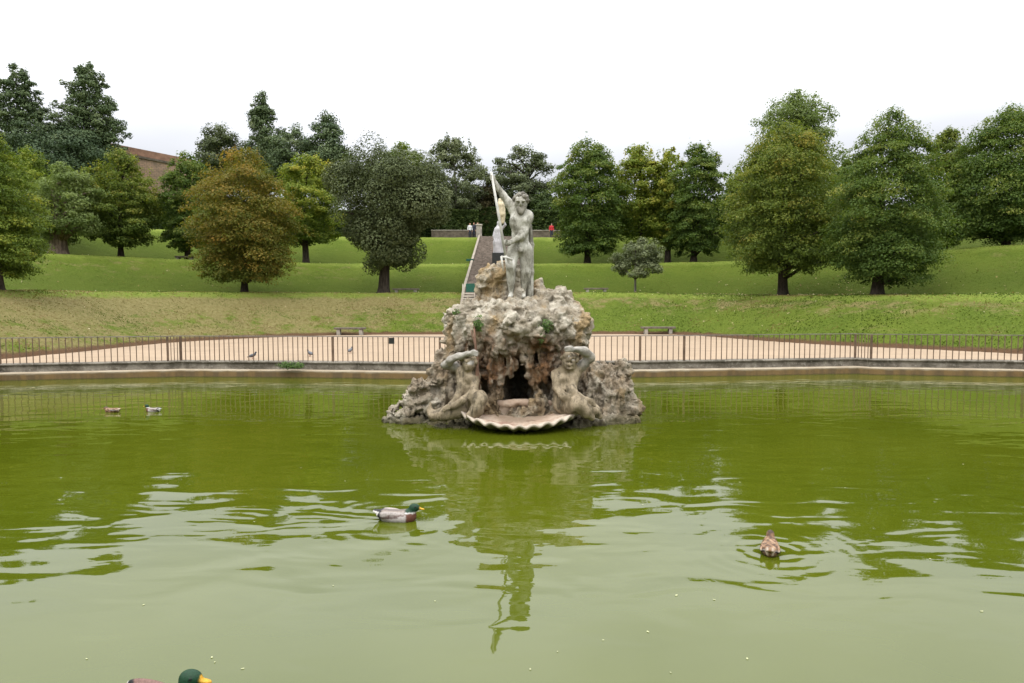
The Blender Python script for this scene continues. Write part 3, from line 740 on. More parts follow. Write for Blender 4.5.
tree('evergreen_oak', 'airy grey green tree on the top terrace left of the statue', 456, 40, 139, 222, 424, 488, 'oval', 'grey', flat=0.6, tbias=0.06, spread=0.19, shell=0.6, dens=0.9, bark='grey', gap=0.8)
tree('evergreen_oak', 'spreading dark oak with gaps of sky directly behind the statue', 528, 44, 148, 212, 484, 556, 'dome', 'grey', flat=0.5, tbias=-0.1, spread=0.19, shell=0.6, dens=0.85, limbs=40, r0=0.5, gap=0.9)
tree('round_shrub', 'brownish domed tree left of the raised arm of the statue', 484, 43, 181, 236, 464, 512, 'dome', 'brown', flat=0.8, cat='tree', tbias=-0.12)
tree('evergreen_oak', 'low dark green tree behind the statue, right of the hedge', 545, 42, 192, 236, 516, 572, 'dome', 'hedge', flat=0.7)
tree('evergreen_oak', 'dark green low tree under the airy grey tree on the top terrace', 448, 45, 186, 236, 418, 480, 'dome', 'hedge', flat=0.7)

# ------------------------------------------------------------------ hedges, low walls, stair, brick wall on the hill
def hedge(label, xa, xb, s, top, leaf='hedge', dep=1.6, py_low=240):
    a = place(xa, s); b = place(xb, s); seed_i[0] += 1; rng = np.random.default_rng(seed_i[0])
    L = (b - a).to_2d().length; h = at_y((xa + xb) / 2, top, (a.y + b.y) / 2).z - (a.z + b.z) / 2
    n = int(np.clip(L * h * 260, 2000, 16000)); u = rng.random(n); 
    f = rng.random(n); v = np.where(f < 0.45, rng.uniform(-0.5, -0.38, n), np.where(f < 0.6, rng.uniform(0.38, 0.5, n), rng.uniform(-0.5, 0.5, n)))
    w = np.where(f < 0.6, rng.random(n), rng.uniform(0.9, 1.0, n))
    bump = 0.12 * vnoise(np.stack([u * L * 0.6, v * 3, w * 2], 1), 3)
    d = np.array([(b - a).x, (b - a).y]) / L; nr = np.array([-d[1], d[0]])
    X = a.x + d[0] * L * u + nr[0] * (v * dep + bump); Yp = a.y + d[1] * L * u + nr[1] * (v * dep + bump); Z = a.z + (b.z - a.z) * u + w * h + bump
    N = rng.normal(0, 0.6, (n, 3)); N[:, 2] += 0.7; N[:, :2] += nr * (np.sign(v) * 0.6)[:, None]; N /= np.linalg.norm(N, axis=1, keepdims=True)
    ta = np.cross(N, rng.normal(0, 1, (n, 3))); ta /= np.linalg.norm(ta, axis=1, keepdims=True); tb = np.cross(N, ta); sz = 0.26
    P = np.stack([X, Yp, Z], 1) - np.array(a)
    V = np.stack([P - ta * sz, P - tb * sz * 0.7, P + ta * sz, P + tb * sz * 0.7], 1).reshape(-1, 3)
    root = empty('hedge', a); tag(root, label, 'hedge', 'hedges on the top terrace')
    link('foliage', mesh_np('foliage', V, np.arange(n * 4).reshape(-1, 4), False, {'tint': np.repeat(np.clip(rng.normal(0.42, 0.18, n) + 0.2 * (w - 0.5), 0, 1), 4)}), LEAF[leaf], root)
    mb = MB(); c = (b - a) * 0.5; mb.box((c.x, c.y, h * 0.46), (L * 0.99, dep * 0.72, h * 0.92), math.atan2(d[1], d[0])); mb.build('core', M['hedgecore'], root)
M['hedgecore'] = plain('hedge_twigs', (0.012, 0.016, 0.007), 1.0, 0.3)
hedge('clipped dark hedge along the top terrace left of the stair', 424, 478, 38, 211)
hedge('darkest clipped hedge closing the view at the head of the stair', 478, 512, 41, 209)
hedge('dark hedge right of the statue behind the low brown wall', 524, 566, 38, 212)
hedge('dark hedge behind the yellow green lindens right of the statue', 566, 690, 37, 206)
hedge('dark hedge behind the tallest linden', 690, 830, 37, 206)
hedge('dark hedge behind the lindens at the right edge', 830, 1040, 37, 208)
hedge('dark hedge behind the yellow green linden left of the evergreen oak', 300, 424, 37, 212)
hedge('dark hedge behind the orange autumn tree', 190, 300, 37, 202)
hedge('dark hedge at the far left behind the pale trunked tree', 40, 190, 38, 196)

def wall_on_terrace(label, xa, xb, s, h):
    a = place(xa, s); b = place(xb, s); L = (b - a).to_2d().length; r = math.atan2(b.y - a.y, b.x - a.x)
    root = empty('terrace_wall', (a + b) * 0.5, r); tag(root, label, 'wall', 'low walls on the top terrace')
    mb = MB(); mb.box((0, 0, h * 0.45), (L, 0.35, h * 1.1)); mb.build('wall_body', M['lowwall'], root)
    mb = MB(); mb.box((0, 0, h + 0.045), (L + 0.1, 0.46, 0.09), 0, 0.015); mb.build('coping', M['stone'], root)
wall_on_terrace('low brown stone wall on the top terrace left of the stair head', 432, 477, 34.0, 0.95)
wall_on_terrace('low brown stone wall on the top terrace right of the statue', 530, 566, 34.0, 0.95)

# stair from the pond path to the top terrace
SX0, SX1, SY0, SY1, SZ0, SZ1 = -3.5, 1.35, 45.0, 76.8, 0.56, 9.9
st = empty('garden_stair', (0, SY0, SZ0)); tag(st, 'long brown stone stair climbing the terraces behind the statue', 'stair')
YM, ZM = 51.3, 3.52                                   # head of the steep first flight, on the crest of the first bank
def stair_z(y): return float(np.interp(y, [SY0, YM, SY1], [SZ0, ZM, SZ1]))
for nm, ya, yb, ns in (('lower_flight', SY0, YM, 18), ('upper_flight', YM, SY1, 48)):
    mb = MB()
    for i in range(ns):
        y0 = ya + (yb - ya) * i / ns - SY0; y1 = ya + (yb - ya) * (i + 1) / ns - SY0; z1 = stair_z(y1 + SY0) - SZ0
        mb.box(((SX0 + SX1) / 2, (y0 + y1) / 2, z1 - 0.55), (SX1 - SX0, (y1 - y0) + 0.002, 1.1))
    mb.build(nm, M['steps'], st)
for xx in (SX0 - 0.1, SX1 + 0.1):
    mb = MB()
    for yy, zz in ((0, 0), (YM - SY0, ZM - SZ0), (SY1 - SY0, SZ1 - SZ0)):
        for dx in (-0.097, 0.097):
            for dz in (-1.3, 0.14): mb.v.append((xx + dx, yy, zz + dz + 0.1))
    for k in (0, 4): mb.f += [[k + q for q in f_] for f_ in ([0, 4, 5, 1], [2, 3, 7, 6], [1, 5, 7, 3], [0, 2, 6, 4])]
    mb.f += [[0, 1, 3, 2], [8, 10, 11, 9]]
    mb.build('side_wall', M['sidestone'], st)
pp = Vector((SX0 - 0.17, SY1 + 0.5, SZ1 - 0.2))
g = empty('gate_pillar', pp); tag(g, 'short pale stone pillar at the head of the stair', 'pillar')
MB().box((0, 0, 0.75), (0.62, 0.6, 1.5), 0, 0.02).build('shaft', M['stone'], g); MB().box((0, 0, 1.56), (0.74, 0.72, 0.14), 0, 0.03).build('cap', M['curb'], g)

# striped wooden barrier with green panel at the foot of the stair, small green sign higher up
bp = at_y(468.5, 302, 49.5)
br = empty('barrier', (bp.x, bp.y, stair_z(bp.y) - 0.02)); tag(br, 'dark green panel above pale horizontal slats at the left side of the stair', 'barrier')
MB().box((0.15, 0, 1.05), (0.66, 0.05, 0.62), 0, 0.01).build('panel', M['green'], br)
for i in range(4): MB().box((-0.02, 0, 0.08 + i * 0.19), (0.8, 0.05, 0.085)).build('slat', M['curb'], br)
for dx in (-0.42, 0.44): MB().box((dx, 0.04, 0.6), (0.06, 0.05, 1.5)).build('post', M['curb'], br)
sp_ = at_y(470.5, 268, 62.0)
sg = empty('garden_sign', (sp_.x - 0.05, 62.0, gz(sp_.x, 62))); tag(sg, 'small dark green sign on a post beside the stair, above the green panel', 'sign')
hz = at_y(470.5, 260, 62.0).z - gz(sp_.x, 62)
MB().box((0, 0, hz), (0.66, 0.05, 0.2), 0, 0.01).build('board', M['green'], sg); MB().box((0, 0.04, hz / 2), (0.06, 0.05, hz)).build('post', M['iron'], sg)

# brick rampart on the hill
def brick_mat():
    m = Mat('old_brick', 0.95, 0.1)
    t = m.nt.nodes.new('ShaderNodeTexBrick'); t.inputs['Scale'].default_value = 1.0; t.inputs['Brick Width'].default_value = 0.7; t.inputs['Row Height'].default_value = 0.28
    t.inputs['Mortar Size'].default_value = 0.03; t.inputs['Color1'].default_value = (0.34, 0.225, 0.155, 1); t.inputs['Color2'].default_value = (0.27, 0.185, 0.135, 1); t.inputs['Mortar'].default_value = (0.15, 0.125, 0.1, 1)
    mp = m.mapping((1, 1, 1), co=m.objco(), rot=(R(90), 0, 0)); m.nt.links.new(mp, t.inputs['Vector'])
    c = m.mix(m.noise(0.5, 5, 0.7).step(0.4, 0.62) * 0.7, t.outputs['Color'], (0.13, 0.105, 0.08))
    c = m.mix(m.noise(1.6, 4, 0.7).step(0.58, 0.7) * 0.5, c, (0.23, 0.17, 0.12))
    m.color(c); m.bump(m.noise(5, 5), 0.06, 0.8); return m.m
M['brick'] = brick_mat(); M['brickcap'] = plain('brick_coping', (0.20, 0.115, 0.078), 0.9, 0.25, 1.2)
wa = at_y(96, 140.5, 112); wb2 = at_y(196, 160.5, 116)
rw = empty('brick_rampart', (wa + wb2) * 0.5); tag(rw, 'old brick rampart sloping down to the right on the hill at upper left', 'wall')
rw.rotation_euler = (0, 0, math.atan2(wb2.y - wa.y, wb2.x - wa.x)); L = (wb2 - wa).to_2d().length; dz = (wb2.z - wa.z) / 2
def slope_box(name, m, za, zb_, y0, y1, ext=0.0):
    mb = MB(); hl = L / 2 + ext
    for sx, s_ in ((-hl, -1), (hl, 1)):
        for yy in (y0, y1):
            for z_ in (za, zb_): mb.v.append((sx, yy, z_ + dz * s_))
    mb.f += [[0, 1, 3, 2], [4, 6, 7, 5], [0, 4, 5, 1], [2, 3, 7, 6], [1, 5, 7, 3], [0, 2, 6, 4]]
    return mb.build(name, m, rw)
slope_box('brick_face', M['brick'], -14, -1.5, -0.4, 0.9); slope_box('string_course', M['lowwall'], -1.5, -1.15, -0.58, 0.9); slope_box('parapet', M['brickcap'], -1.15, 0.0, -0.3, 0.7)

# ------------------------------------------------------------------ railing round the pond, in four runs
bar_me = None
def post_mesh(w, d, h, name):
    mb = MB(); mb.box((0, 0, h / 2), (w, d, h), 0, w * 0.12); o = mb.build(name, M['iron']); me = o.data; bpy.data.objects.remove(o); return me
FH = 0.93
bar_me = post_mesh(0.026, 0.026, FH - 0.03, 'bar'); post_me = post_mesh(0.075, 0.075, FH - 0.03, 'post')
def fence(label, pts, dense=None, step=0.215, ends=(True, True)):
    root = empty('iron_railing', (pts[0].x, pts[0].y, RZ)); tag(root, label, 'railing', 'iron railings round the pond')
    o0 = Vector((pts[0].x, pts[0].y)); rel = [p - o0 for p in pts]
    mb = MB()
    for a, b in zip(rel[:-1], rel[1:]):
        c = (a + b) / 2; e = b - a; mb.box((c.x, c.y, FH - 0.012), (e.length + 0.02, 0.05, 0.028), math.atan2(e.y, e.x))
    mb.build('handrail', M['rail'], root)
    cum = 0; nbars = 0
    for i, (a, b) in enumerate(zip(rel[:-1], rel[1:])):
        e = b - a; k = max(1, round(e.length / (step if e.length > 0.7 else 0.11))); rz = math.atan2(e.y, e.x)
        for j in range(k):
            p = a + e * (j / k)
            isp = j == 0
            if isp and i == 0 and not ends[0]: continue
            o = bpy.data.objects.new('post' if isp else 'bar', post_me if isp else bar_me); COL.objects.link(o); o.parent = root
            o.location = (p.x, p.y, 0.0); o.rotation_euler = (0, 0, rz)
    if ends[1]:
        o = bpy.data.objects.new('post', post_me); COL.objects.link(o); o.parent = root; o.location = (rel[-1].x, rel[-1].y, 0)
    return root
ri = {px: at_z(px, py, RZ).to_2d() for px, py in RIM_PX}
mid1 = at_z(333, 361.4, RZ).to_2d(); mid2 = at_z(684, 360.4, RZ).to_2d()
fence('thin rusty iron railing at the left end of the pond, up to its corner posts', [Vector((-20.95, 17.2)), ri[0], ri[168], ri[181]], ends=(True, False))
fence('thin rusty iron railing between the left corner posts and the rock fountain', [ri[181], mid1, ri[440], ri[512]], ends=(True, False), step=0.19)
fence('thin rusty iron railing between the rock fountain and the right corner posts', [ri[512], ri[640], mid2, ri[855]], ends=(True, False), step=0.21)
fence('thin rusty iron railing at the right end of the pond, beyond the right corner posts', [ri[855], ri[871], ri[1024], Vector((21.7, 18.2))])
pb = at_z(392, 362.0, RZ); pl = MB(); pl.box((0, 0, 0), (0.2, 0.03, 0.22), 0, 0.008)
o = pl.build('fence_plate', M['plate']); o.location = (pb.x, pb.y - 0.035, RZ + 0.77); tag(o, 'small dark square plate fixed to the railing left of the rock fountain', 'plate')

# ------------------------------------------------------------------ benches
def bench(label, px, s, w_px, mseat, leg_h=0.38, py=330):
    p = place(px, s, py); w = w_px * p.y / FPX
    root = empty('stone_bench', p); tag(root, label, 'bench', 'benches on the terraces')
    MB().box((0, 0, leg_h + 0.06), (w, 0.5, 0.12), 0, 0.02).build('seat', mseat, root)
    for dx in (-0.36, 0.36): MB().box((dx * w, 0, leg_h / 2 - 0.05), (0.22, 0.4, leg_h + 0.1), 0, 0.02).build('leg', M['stone'], root)
    root.location.z = max(p.z, 0.55) if s < 0.3 else p.z
bench('weathered bench on the path left of the rock fountain, at the foot of the bank', 350, -0.35, 31, M['wood'])
bench('weathered bench on the path right of the rock fountain, at the foot of the bank', 658, -0.35, 34, M['wood'])
bench('dark bench on the first terrace beside the evergreen oak trunk', 406, 8.0, 26, M['wood'], 0.22, 291)
bench('dark bench on the first terrace between the fountain rock and the small grey tree', 596, 8.0, 24, M['wood'], 0.22, 291)
bench('dark bench on the second terrace left of the orange autumn tree', 185, 20.5, 18, M['wood'], 0.25, 262)

# ------------------------------------------------------------------ the rock of the fountain
YR = 16.3
def rk(px, py, Y): 
    p = at_y(px, py, Y); return (p.x, p.y, p.z)
def rock_noise(amp=1.0, drip=True):
    def fn(P):
        low = sstep(1.9, 1.5, P[:, 2]) if drip else np.zeros(len(P))
        lump = 0.10 * fbm(P * 1.9, 3, 11) 
        dr = 0.10 * fbm(P * np.array([5.0, 5.0, 0.9]), 2, 31)
        return amp * (lump * (1 - 0.4 * low) + dr * low)
    return fn
def rock_finish(V, Q, amp=1.0):
    N = vnormals(V, Q); Wp = V + 0.10 * np.stack([fbm(V * 2.3, 2, 61), fbm(V * 2.3, 2, 62), fbm(V * 2.3, 2, 63)], 1)
    d1, d2 = worley(Wp * 3.4, 7); e1, e2 = worley(Wp * 8.5, 17)
    low = sstep(2.05, 1.6, V[:, 2])
    g1, g2 = worley(Wp * np.array([6.5, 6.5, 1.3]), 27); fl = fbm(Wp * np.array([11, 11, 1.6]), 3, 71)
    big = np.minimum(d2 - d1, 0.45); sm = np.minimum(e2 - e1, 0.4); dr = np.minimum(g2 - g1, 0.5)
    patch = sstep(-0.25, 0.4, fbm(V * 1.3, 2, 77))
    disp = (1 - low) * (0.22 * (big - 0.25) + 0.07 * patch * (sm - 0.2)) + low * (0.20 * (dr - 0.25) + 0.07 * fl + 0.03 * (sm - 0.2)) + 0.045 * fbm(V * 11, 3, 5)
    hole = sstep(0.60, 0.76, vnoise(Wp * 4.6, 41) * 0.5 + 0.5) * 0.12
    return V + N * (amp * (disp - hole))[:, None]
def make_rock(name, fld, root, m, amp=1.0, drip=True, fin=1.0):
    fld.displace(rock_noise(amp, drip)); V, Q = fld.mesh(); V = smooth_v(V, Q, 1, 0.4); V = rock_finish(V, Q, fin)
    return link(name, mesh_np(name, V, Q, True), m, root)
fr = empty('fountain_rock', (0, 0, 0)); tag(fr, 'tall craggy travertine mound with a dark grotto rising from the pond', 'rock')
rr = random.Random(12)
f = Field((-2.3, 14.3, -0.5), (2.5, 18.6, 3.5), 0.034)
f.ell((0.08, 17.0, 1.0), (1.55, 1.35, 2.0), k=0.1)
f.cap((-1.22, 16.5, -0.3), (-1.16, 16.4, 2.0), 0.42, 0.36, 0.12)
f.cap((1.45, 16.5, -0.3), (1.40, 16.4, 1.9), 0.42, 0.36, 0.12)
f.cap((-1.30, 15.9, 1.1), (-1.16, 16.0, 2.3), 0.24, 0.34, 0.15)
f.cap((-0.72, 15.55, -0.2), (-0.68, 15.65, 1.9), 0.26, 0.34, 0.1)
f.cap((0.95, 15.55, -0.2), (0.98, 15.65, 1.9), 0.26, 0.34, 0.1)
for X, Yc, Z, rx, ry, rz in [(-1.08, 16.0, 2.28, 0.46, 0.5, 0.4), (-0.62, 15.5, 2.1, 0.48, 0.5, 0.5), (-0.1, 15.35, 2.2, 0.5, 0.5, 0.42), (0.45, 15.4, 2.2, 0.5, 0.5, 0.45), (0.98, 15.5, 2.15, 0.5, 0.5, 0.5),
                             (1.4, 15.95, 2.1, 0.46, 0.55, 0.5), (-0.3, 16.2, 2.4, 1.0, 0.8, 0.38), (0.7, 16.2, 2.42, 0.95, 0.8, 0.42), (1.3, 16.7, 2.2, 0.6, 0.7, 0.5), (-1.08, 16.7, 2.2, 0.55, 0.7, 0.45),
                             (-0.35, 15.25, 1.82, 0.36, 0.36, 0.34), (0.62, 15.3, 1.86, 0.34, 0.34, 0.3), (1.25, 15.6, 1.85, 0.3, 0.35, 0.3), (0.05, 15.5, 1.75, 0.6, 0.45, 0.3), (-1.05, 15.75, 1.75, 0.3, 0.34, 0.4)]:
    f.ell((X, Yc, Z), (rx, ry, rz), (rr.uniform(-.3, .3), rr.uniform(-.3, .3), rr.uniform(-1, 1)), k=0.09)
# the spine falling to the right of the statue
f.cap((0.62, 16.45, 2.85), (1.15, 16.35, 2.72), 0.3, 0.30, 0.12); f.cap((1.1, 16.35, 2.7), (1.72, 16.3, 2.1), 0.30, 0.2, 0.12)
f.cap((0.62, 16.5, 2.7), (0.66, 16.6, 3.22), 0.25, 0.13, 0.1)
f.ell((0.06, 15.72, 2.62), (0.55, 0.45, 0.14), k=0.08)
# the grotto
f.ell((0.12, 15.4, 0.85), (0.85, 0.75, 0.80), k=0.08, sub=True); f.ell((0.15, 16.1, 0.5), (0.36, 1.4, 0.95), k=0.06, sub=True)
# stalactites and side boulders inside the grotto mouth
for X, Yc, zt, zb, r in [(-0.5, 15.2, 1.75, 1.05, 0.14), (-0.28, 15.15, 1.7, 0.85, 0.12), (-0.05, 15.25, 1.7, 1.2, 0.12), (0.2, 15.2, 1.75, 1.28, 0.10), (0.42, 15.2, 1.75, 0.98, 0.13), (0.62, 15.2, 1.75, 0.72, 0.14), (0.8, 15.3, 1.7, 1.15, 0.12),
                         (-0.75, 15.25, 1.8, 1.2, 0.13), (-1.0, 15.5, 1.9, 1.1, 0.13), (1.05, 15.35, 1.8, 1.2, 0.12), (1.25, 15.55, 1.8, 0.9, 0.12), (-1.3, 15.75, 1.9, 1.0, 0.12), (-1.45, 15.9, 1.8, 0.7, 0.11), (1.5, 15.8, 1.8, 0.9, 0.12), (1.62, 16.1, 1.9, 0.6, 0.12)]:
    f.cap((X, Yc + 0.08, zt), (X + rr.uniform(-.04, .04), Yc, zb), r * 1.25, r * 0.55, 0.05)
f.ell((-0.33, 15.3, 0.55), (0.17, 0.2, 0.4), k=0.06); f.ell((-0.58, 15.15, 0.42), (0.14, 0.14, 0.1), k=0.04); f.ell((0.6, 15.25, 0.5), (0.15, 0.2, 0.34), k=0.06)
f.cap((-0.6, 15.4, 0.1), (0.9, 15.4, 0.1), 0.3, 0.3, 0.05)
make_rock('grotto_mound', f, fr, M['rock'])
f = Field((-1.3, 15.3, 2.2), (0.75, 17.2, 4.1), 0.03)
f.cap((-0.45, 16.35, 2.6), (-0.45, 16.35, 3.28), 0.42, 0.36, 0.1); f.cap((-0.12, 16.4, 2.6), (-0.12, 16.4, 3.35), 0.40, 0.33, 0.1); f.ell((-0.3, 16.3, 3.42), (0.42, 0.36, 0.26), k=0.08); f.ell((-0.62, 16.25, 3.25), (0.2, 0.28, 0.3), k=0.06)
make_rock('summit_boulder', f, fr, M['rock'], 0.7, False, 0.8)
# the low ledge the figures sit on
f = Field((-3.3, 13.9, -0.6), (3.4, 18.4, 0.9), 0.04)
f.ell((0.1, 16.3, -0.12), (2.7, 1.4, 0.26), k=0.1)
for X, Yc, Z, rx, ry, rz in [(-1.5, 15.3, -0.02, 0.6, 0.4, 0.16), (1.7, 15.3, 0.02, 0.55, 0.4, 0.16), (-2.3, 15.6, 0.0, 0.5, 0.4, 0.2), (2.4, 15.6, 0.02, 0.5, 0.4, 0.18), (0.1, 15.3, -0.12, 1.2, 0.6, 0.14), (-2.75, 15.6, 0.05, 0.2, 0.2, 0.2), (1.35, 14.95, 0.0, 0.35, 0.3, 0.12), (-1.1, 15.0, 0.0, 0.3, 0.3, 0.1)]:
    f.ell((X, Yc, Z), (rx, ry, rz), (0, 0, rr.uniform(-.5, .5)), k=0.08)
make_rock('waterline_ledge', f, fr, M['rock'], 0.8, False, 0.7)
# left flank: tumbled carved lumps stepping down to the water
f = Field((-3.4, 14.8, -0.5), (-0.9, 17.2, 1.9), 0.032)
for px, py, Yc, rx, ry, rz, ry_ in [(440, 380, 16.0, 0.24, 0.4, 0.5, 0.2), (425, 391, 15.9, 0.38, 0.36, 0.26, 0.5), (436, 382, 15.6, 0.30, 0.16, 0.10, 0.5), (418, 386, 15.6, 0.24, 0.2, 0.16, 0.7), (414, 401, 15.8, 0.34, 0.32, 0.24, 0.6), (401, 402, 15.7, 0.24, 0.2, 0.13, 0.8), (428, 404, 15.6, 0.40, 0.3, 0.25, 0.1),
                                    (392, 411, 15.7, 0.14, 0.16, 0.12, 0), (402, 414, 15.5, 0.25, 0.2, 0.12, 0), (444, 370, 16.2, 0.25, 0.4, 0.5, 0), (445, 395, 15.9, 0.4, 0.4, 0.6, 0), (438, 368, 15.8, 0.2, 0.2, 0.10, 0.8)]:
    c = rk(px, py, Yc); f.ell(c, (rx, ry, rz), (0, -ry_, 0), k=0.05)
make_rock('flank_rock', f, fr, M['rock'], 0.55, True, 0.75)
# right flank: the tall dripping lump and its knobbed tail
f = Field((1.0, 14.9, -0.5), (3.5, 17.4, 2.0), 0.032)
for px, py, Yc, rx, ry, rz, ry_ in [(600, 392, 16.0, 0.52, 0.5, 0.68, 0), (615, 395, 15.9, 0.42, 0.45, 0.62, 0.0), (622, 372, 16.0, 0.22, 0.25, 0.36, 0), (598, 372, 16.1, 0.45, 0.4, 0.25, 0), (588, 388, 16.2, 0.4, 0.4, 0.7, 0), (612, 410, 15.8, 0.5, 0.4, 0.24, 0),
                                    (632, 411, 15.7, 0.26, 0.2, 0.15, 0.4), (638, 405, 15.7, 0.10, 0.12, 0.14, 0)]:
    c = rk(px, py, Yc); f.ell(c, (rx, ry, rz), (0, -ry_, 0), k=0.06)
make_rock('flank_rock', f, fr, M['rock'], 0.6, True, 0.85)

# ------------------------------------------------------------------ the statue with its trident
YS = 15.95
def sp(px, py, dy=0.0):
    p = at_y(px, py, YS + dy); return (p.x, p.y, p.z)
sr = empty('trident_statue', sp(517, 299)); tag(sr, 'weathered grey nude bearded man raising one arm and leaning on a trident atop the rock', 'statue')
sloc = np.array(sr.location)
f = Field((-0.75, 15.2, 2.5), (0.75, 16.7, 5.8), 0.0165)
# legs
f.chain([sp(514.3, 249, 0.0), sp(510.8, 268, -0.14), sp(511.2, 291, -0.02)], [0.16, 0.104, 0.063], 0.05)
f.cap(sp(510.6, 273, -0.06), sp(511.0, 281, -0.02), 0.10, 0.085, 0.06)
f.cap(sp(511.2, 294.5, 0.02), sp(509.8, 297.3, -0.2), 0.065, 0.05, 0.04)
f.chain([sp(525.3, 250, 0.05), sp(525.6, 272, 0.02), sp(523.3, 290, 0.12)], [0.168, 0.108, 0.065], 0.05)
f.cap(sp(525.8, 276, 0.08), sp(524.8, 283, 0.12), 0.105, 0.085, 0.06)
f.cap(sp(523.3, 293.5, 0.14), sp(523.6, 296.5, -0.06), 0.065, 0.05, 0.04)
# trunk
f.ell(sp(520, 247, 0.03), (0.225, 0.18, 0.19), (0, 0.1, 0), k=0.08)
f.ell(sp(520, 236, 0.0), (0.20, 0.155, 0.22), (0, 0.0, 0), k=0.1)
f.ell(sp(520, 222, -0.02), (0.25, 0.19, 0.27), (0, 0.1, 0.2), k=0.1)
f.ell(sp(516, 219.5, -0.14), (0.115, 0.07, 0.085), (0, 0.1, 0), k=0.04); f.ell(sp(524, 220.5, -0.14), (0.115, 0.07, 0.085), (0, 0.1, 0), k=0.04)
for yy in (228, 232.5, 237): 
    for dx in (-1.8, 1.8): f.ell(sp(519.5 + dx, yy, -0.15), (0.055, 0.035, 0.045), k=0.03)
f.cap(sp(514, 211, 0.02), sp(527, 215, 0.02), 0.12, 0.125, 0.08)
f.ell(sp(520.3, 250.3, -0.17), (0.05, 0.05, 0.06), k=0.03)
# neck, head
f.cap(sp(520, 214, 0.0), sp(520.6, 206, -0.05), 0.115, 0.105, 0.05)
f.ell(sp(521.0, 203, -0.08), (0.145, 0.17, 0.19), (0.25, 0, -0.25), k=0.04)
f.ell(sp(520.6, 203.6, -0.26), (0.03, 0.05, 0.06), (0.3, 0, 0), k=0.025)          # nose
f.ell(sp(520.8, 201.0, -0.245), (0.115, 0.055, 0.028), k=0.015)                         # brow
for dx in (-2.1, 2.2): f.ell(sp(520.8 + dx, 202.9, -0.255), (0.032, 0.04, 0.020), k=0.012, sub=True)
# raised arm (viewer's left) to the head of the trident
f.chain([sp(513.3, 209, 0.02), sp(503.2, 195.5, -0.03), sp(494.2, 181.5, -0.12)], [0.118, 0.08, 0.055], 0.05)
f.ell(sp(509.5, 203.5, 0.0), (0.12, 0.09, 0.085), (0, 0.9, 0), k=0.06)
f.ell(sp(492.9, 178.6, -0.14), (0.062, 0.055, 0.08), (0, -0.5, 0), k=0.03)
for i in range(4): f.chain([sp(493.4 - i * 0.1, 177.6 + i * 1.0 - 1.2, -0.13), sp(491.6, 176.6 + i * 1.0 - 1.0, -0.19), sp(490.8, 177.0 + i * 1.0 - 0.8, -0.13)], [0.024, 0.022, 0.018], 0.006)
f.chain([sp(493.6, 180.0, -0.16), sp(491.9, 180.6, -0.2)], [0.026, 0.02], 0.01)
# lowered arm (viewer's right), the hand closing on the shaft at the hip
f.chain([sp(527.5, 216.5, 0.0), sp(524.3, 231.5, -0.1), sp(521.5, 236.5, -0.17), sp(510, 242.5, -0.27)], [0.118, 0.088, 0.078, 0.055], 0.05)
f.ell(sp(528, 217.5, -0.01), (0.125, 0.125, 0.14), k=0.06)
f.ell(sp(508.0, 243.4, -0.30), (0.075, 0.05, 0.06), (0, 0.3, 0), k=0.03)
for i in range(4): f.chain([sp(507.2, 241.6 + i * 1.05, -0.31), sp(504.6, 241.2 + i * 1.1, -0.36), sp(503.2, 242.0 + i * 1.1, -0.31)], [0.024, 0.022, 0.018], 0.006)
f.chain([sp(508, 241.2, -0.33), sp(505.6, 239.8, -0.36)], [0.026, 0.02], 0.01)
V, Q = f.mesh(); V = smooth_v(V, Q, 1, 0.4) - sloc
link('body', mesh_np('body', V, Q, True), M['statue'], sr)
# hair and beard
f = Field((-0.3, 15.3, 4.5), (0.75, 16.4, 5.5), 0.014); q = random.Random(3)
for i in range(34):
    a = q.uniform(-2.9, 2.9); e = q.uniform(-0.1, 1.3)
    c = np.array(sp(521.2, 201.2, -0.06)); d = np.array([math.sin(a) * math.cos(e) * 0.155, math.cos(a) * math.cos(e) * 0.165, math.sin(e) * 0.17])
    if d[1] < -0.1 and d[2] < 0.06: continue
    f.ell(c + d, (0.055, 0.05, 0.045), (q.uniform(-1, 1), q.uniform(-1, 1), 0), k=0.02)
for i in range(24):
    a = q.uniform(-1.35, 1.35); z_ = q.uniform(0, 1)
    c = np.array(sp(520.9 + math.sin(a) * (3.6 - 2.2 * z_), 206.3 + 6.3 * z_, -0.13 - 0.08 * math.cos(a)))
    f.ell(c, (0.042, 0.04, 0.06), (0, q.uniform(-.5, .5), 0), k=0.025)
V, Q = f.mesh(); V = V - sloc
M['statue_hair'] = statue_mat('statue_hair', (0.13, 0.12, 0.095), (0.24, 0.225, 0.185), (0.05, 0.045, 0.035))
link('hair', mesh_np('hair', V, Q, True), M['statue_hair'], sr)
# drapery falling behind the right leg and the support between the legs
f = Field((0.0, 15.6, 2.5), (0.7, 16.7, 4.9), 0.018)
f.chain([sp(529.5, 226, 0.16), sp(530.8, 245, 0.2), sp(530.6, 272, 0.22), sp(529.5, 297, 0.25)], [0.06, 0.07, 0.075, 0.09], 0.05)
V, Q = f.mesh(); link('drapery', mesh_np('drapery', V - sloc, Q, True), M['statue'], sr)
f = Field((-0.3, 15.6, 2.4), (0.5, 16.7, 3.9), 0.02)
f.chain([sp(517.5, 299, 0.1), sp(517.5, 280, 0.16), sp(518.5, 266, 0.18)], [0.16, 0.11, 0.07], 0.06); f.ell(sp(517.6, 272, 0.06), (0.09, 0.08, 0.1), k=0.05)
f.displace(lambda P: 0.05 * fbm(P * 7, 2, 3)); V, Q = f.mesh(); link('support', mesh_np('support', V - sloc, Q, True), M['rock'], sr)
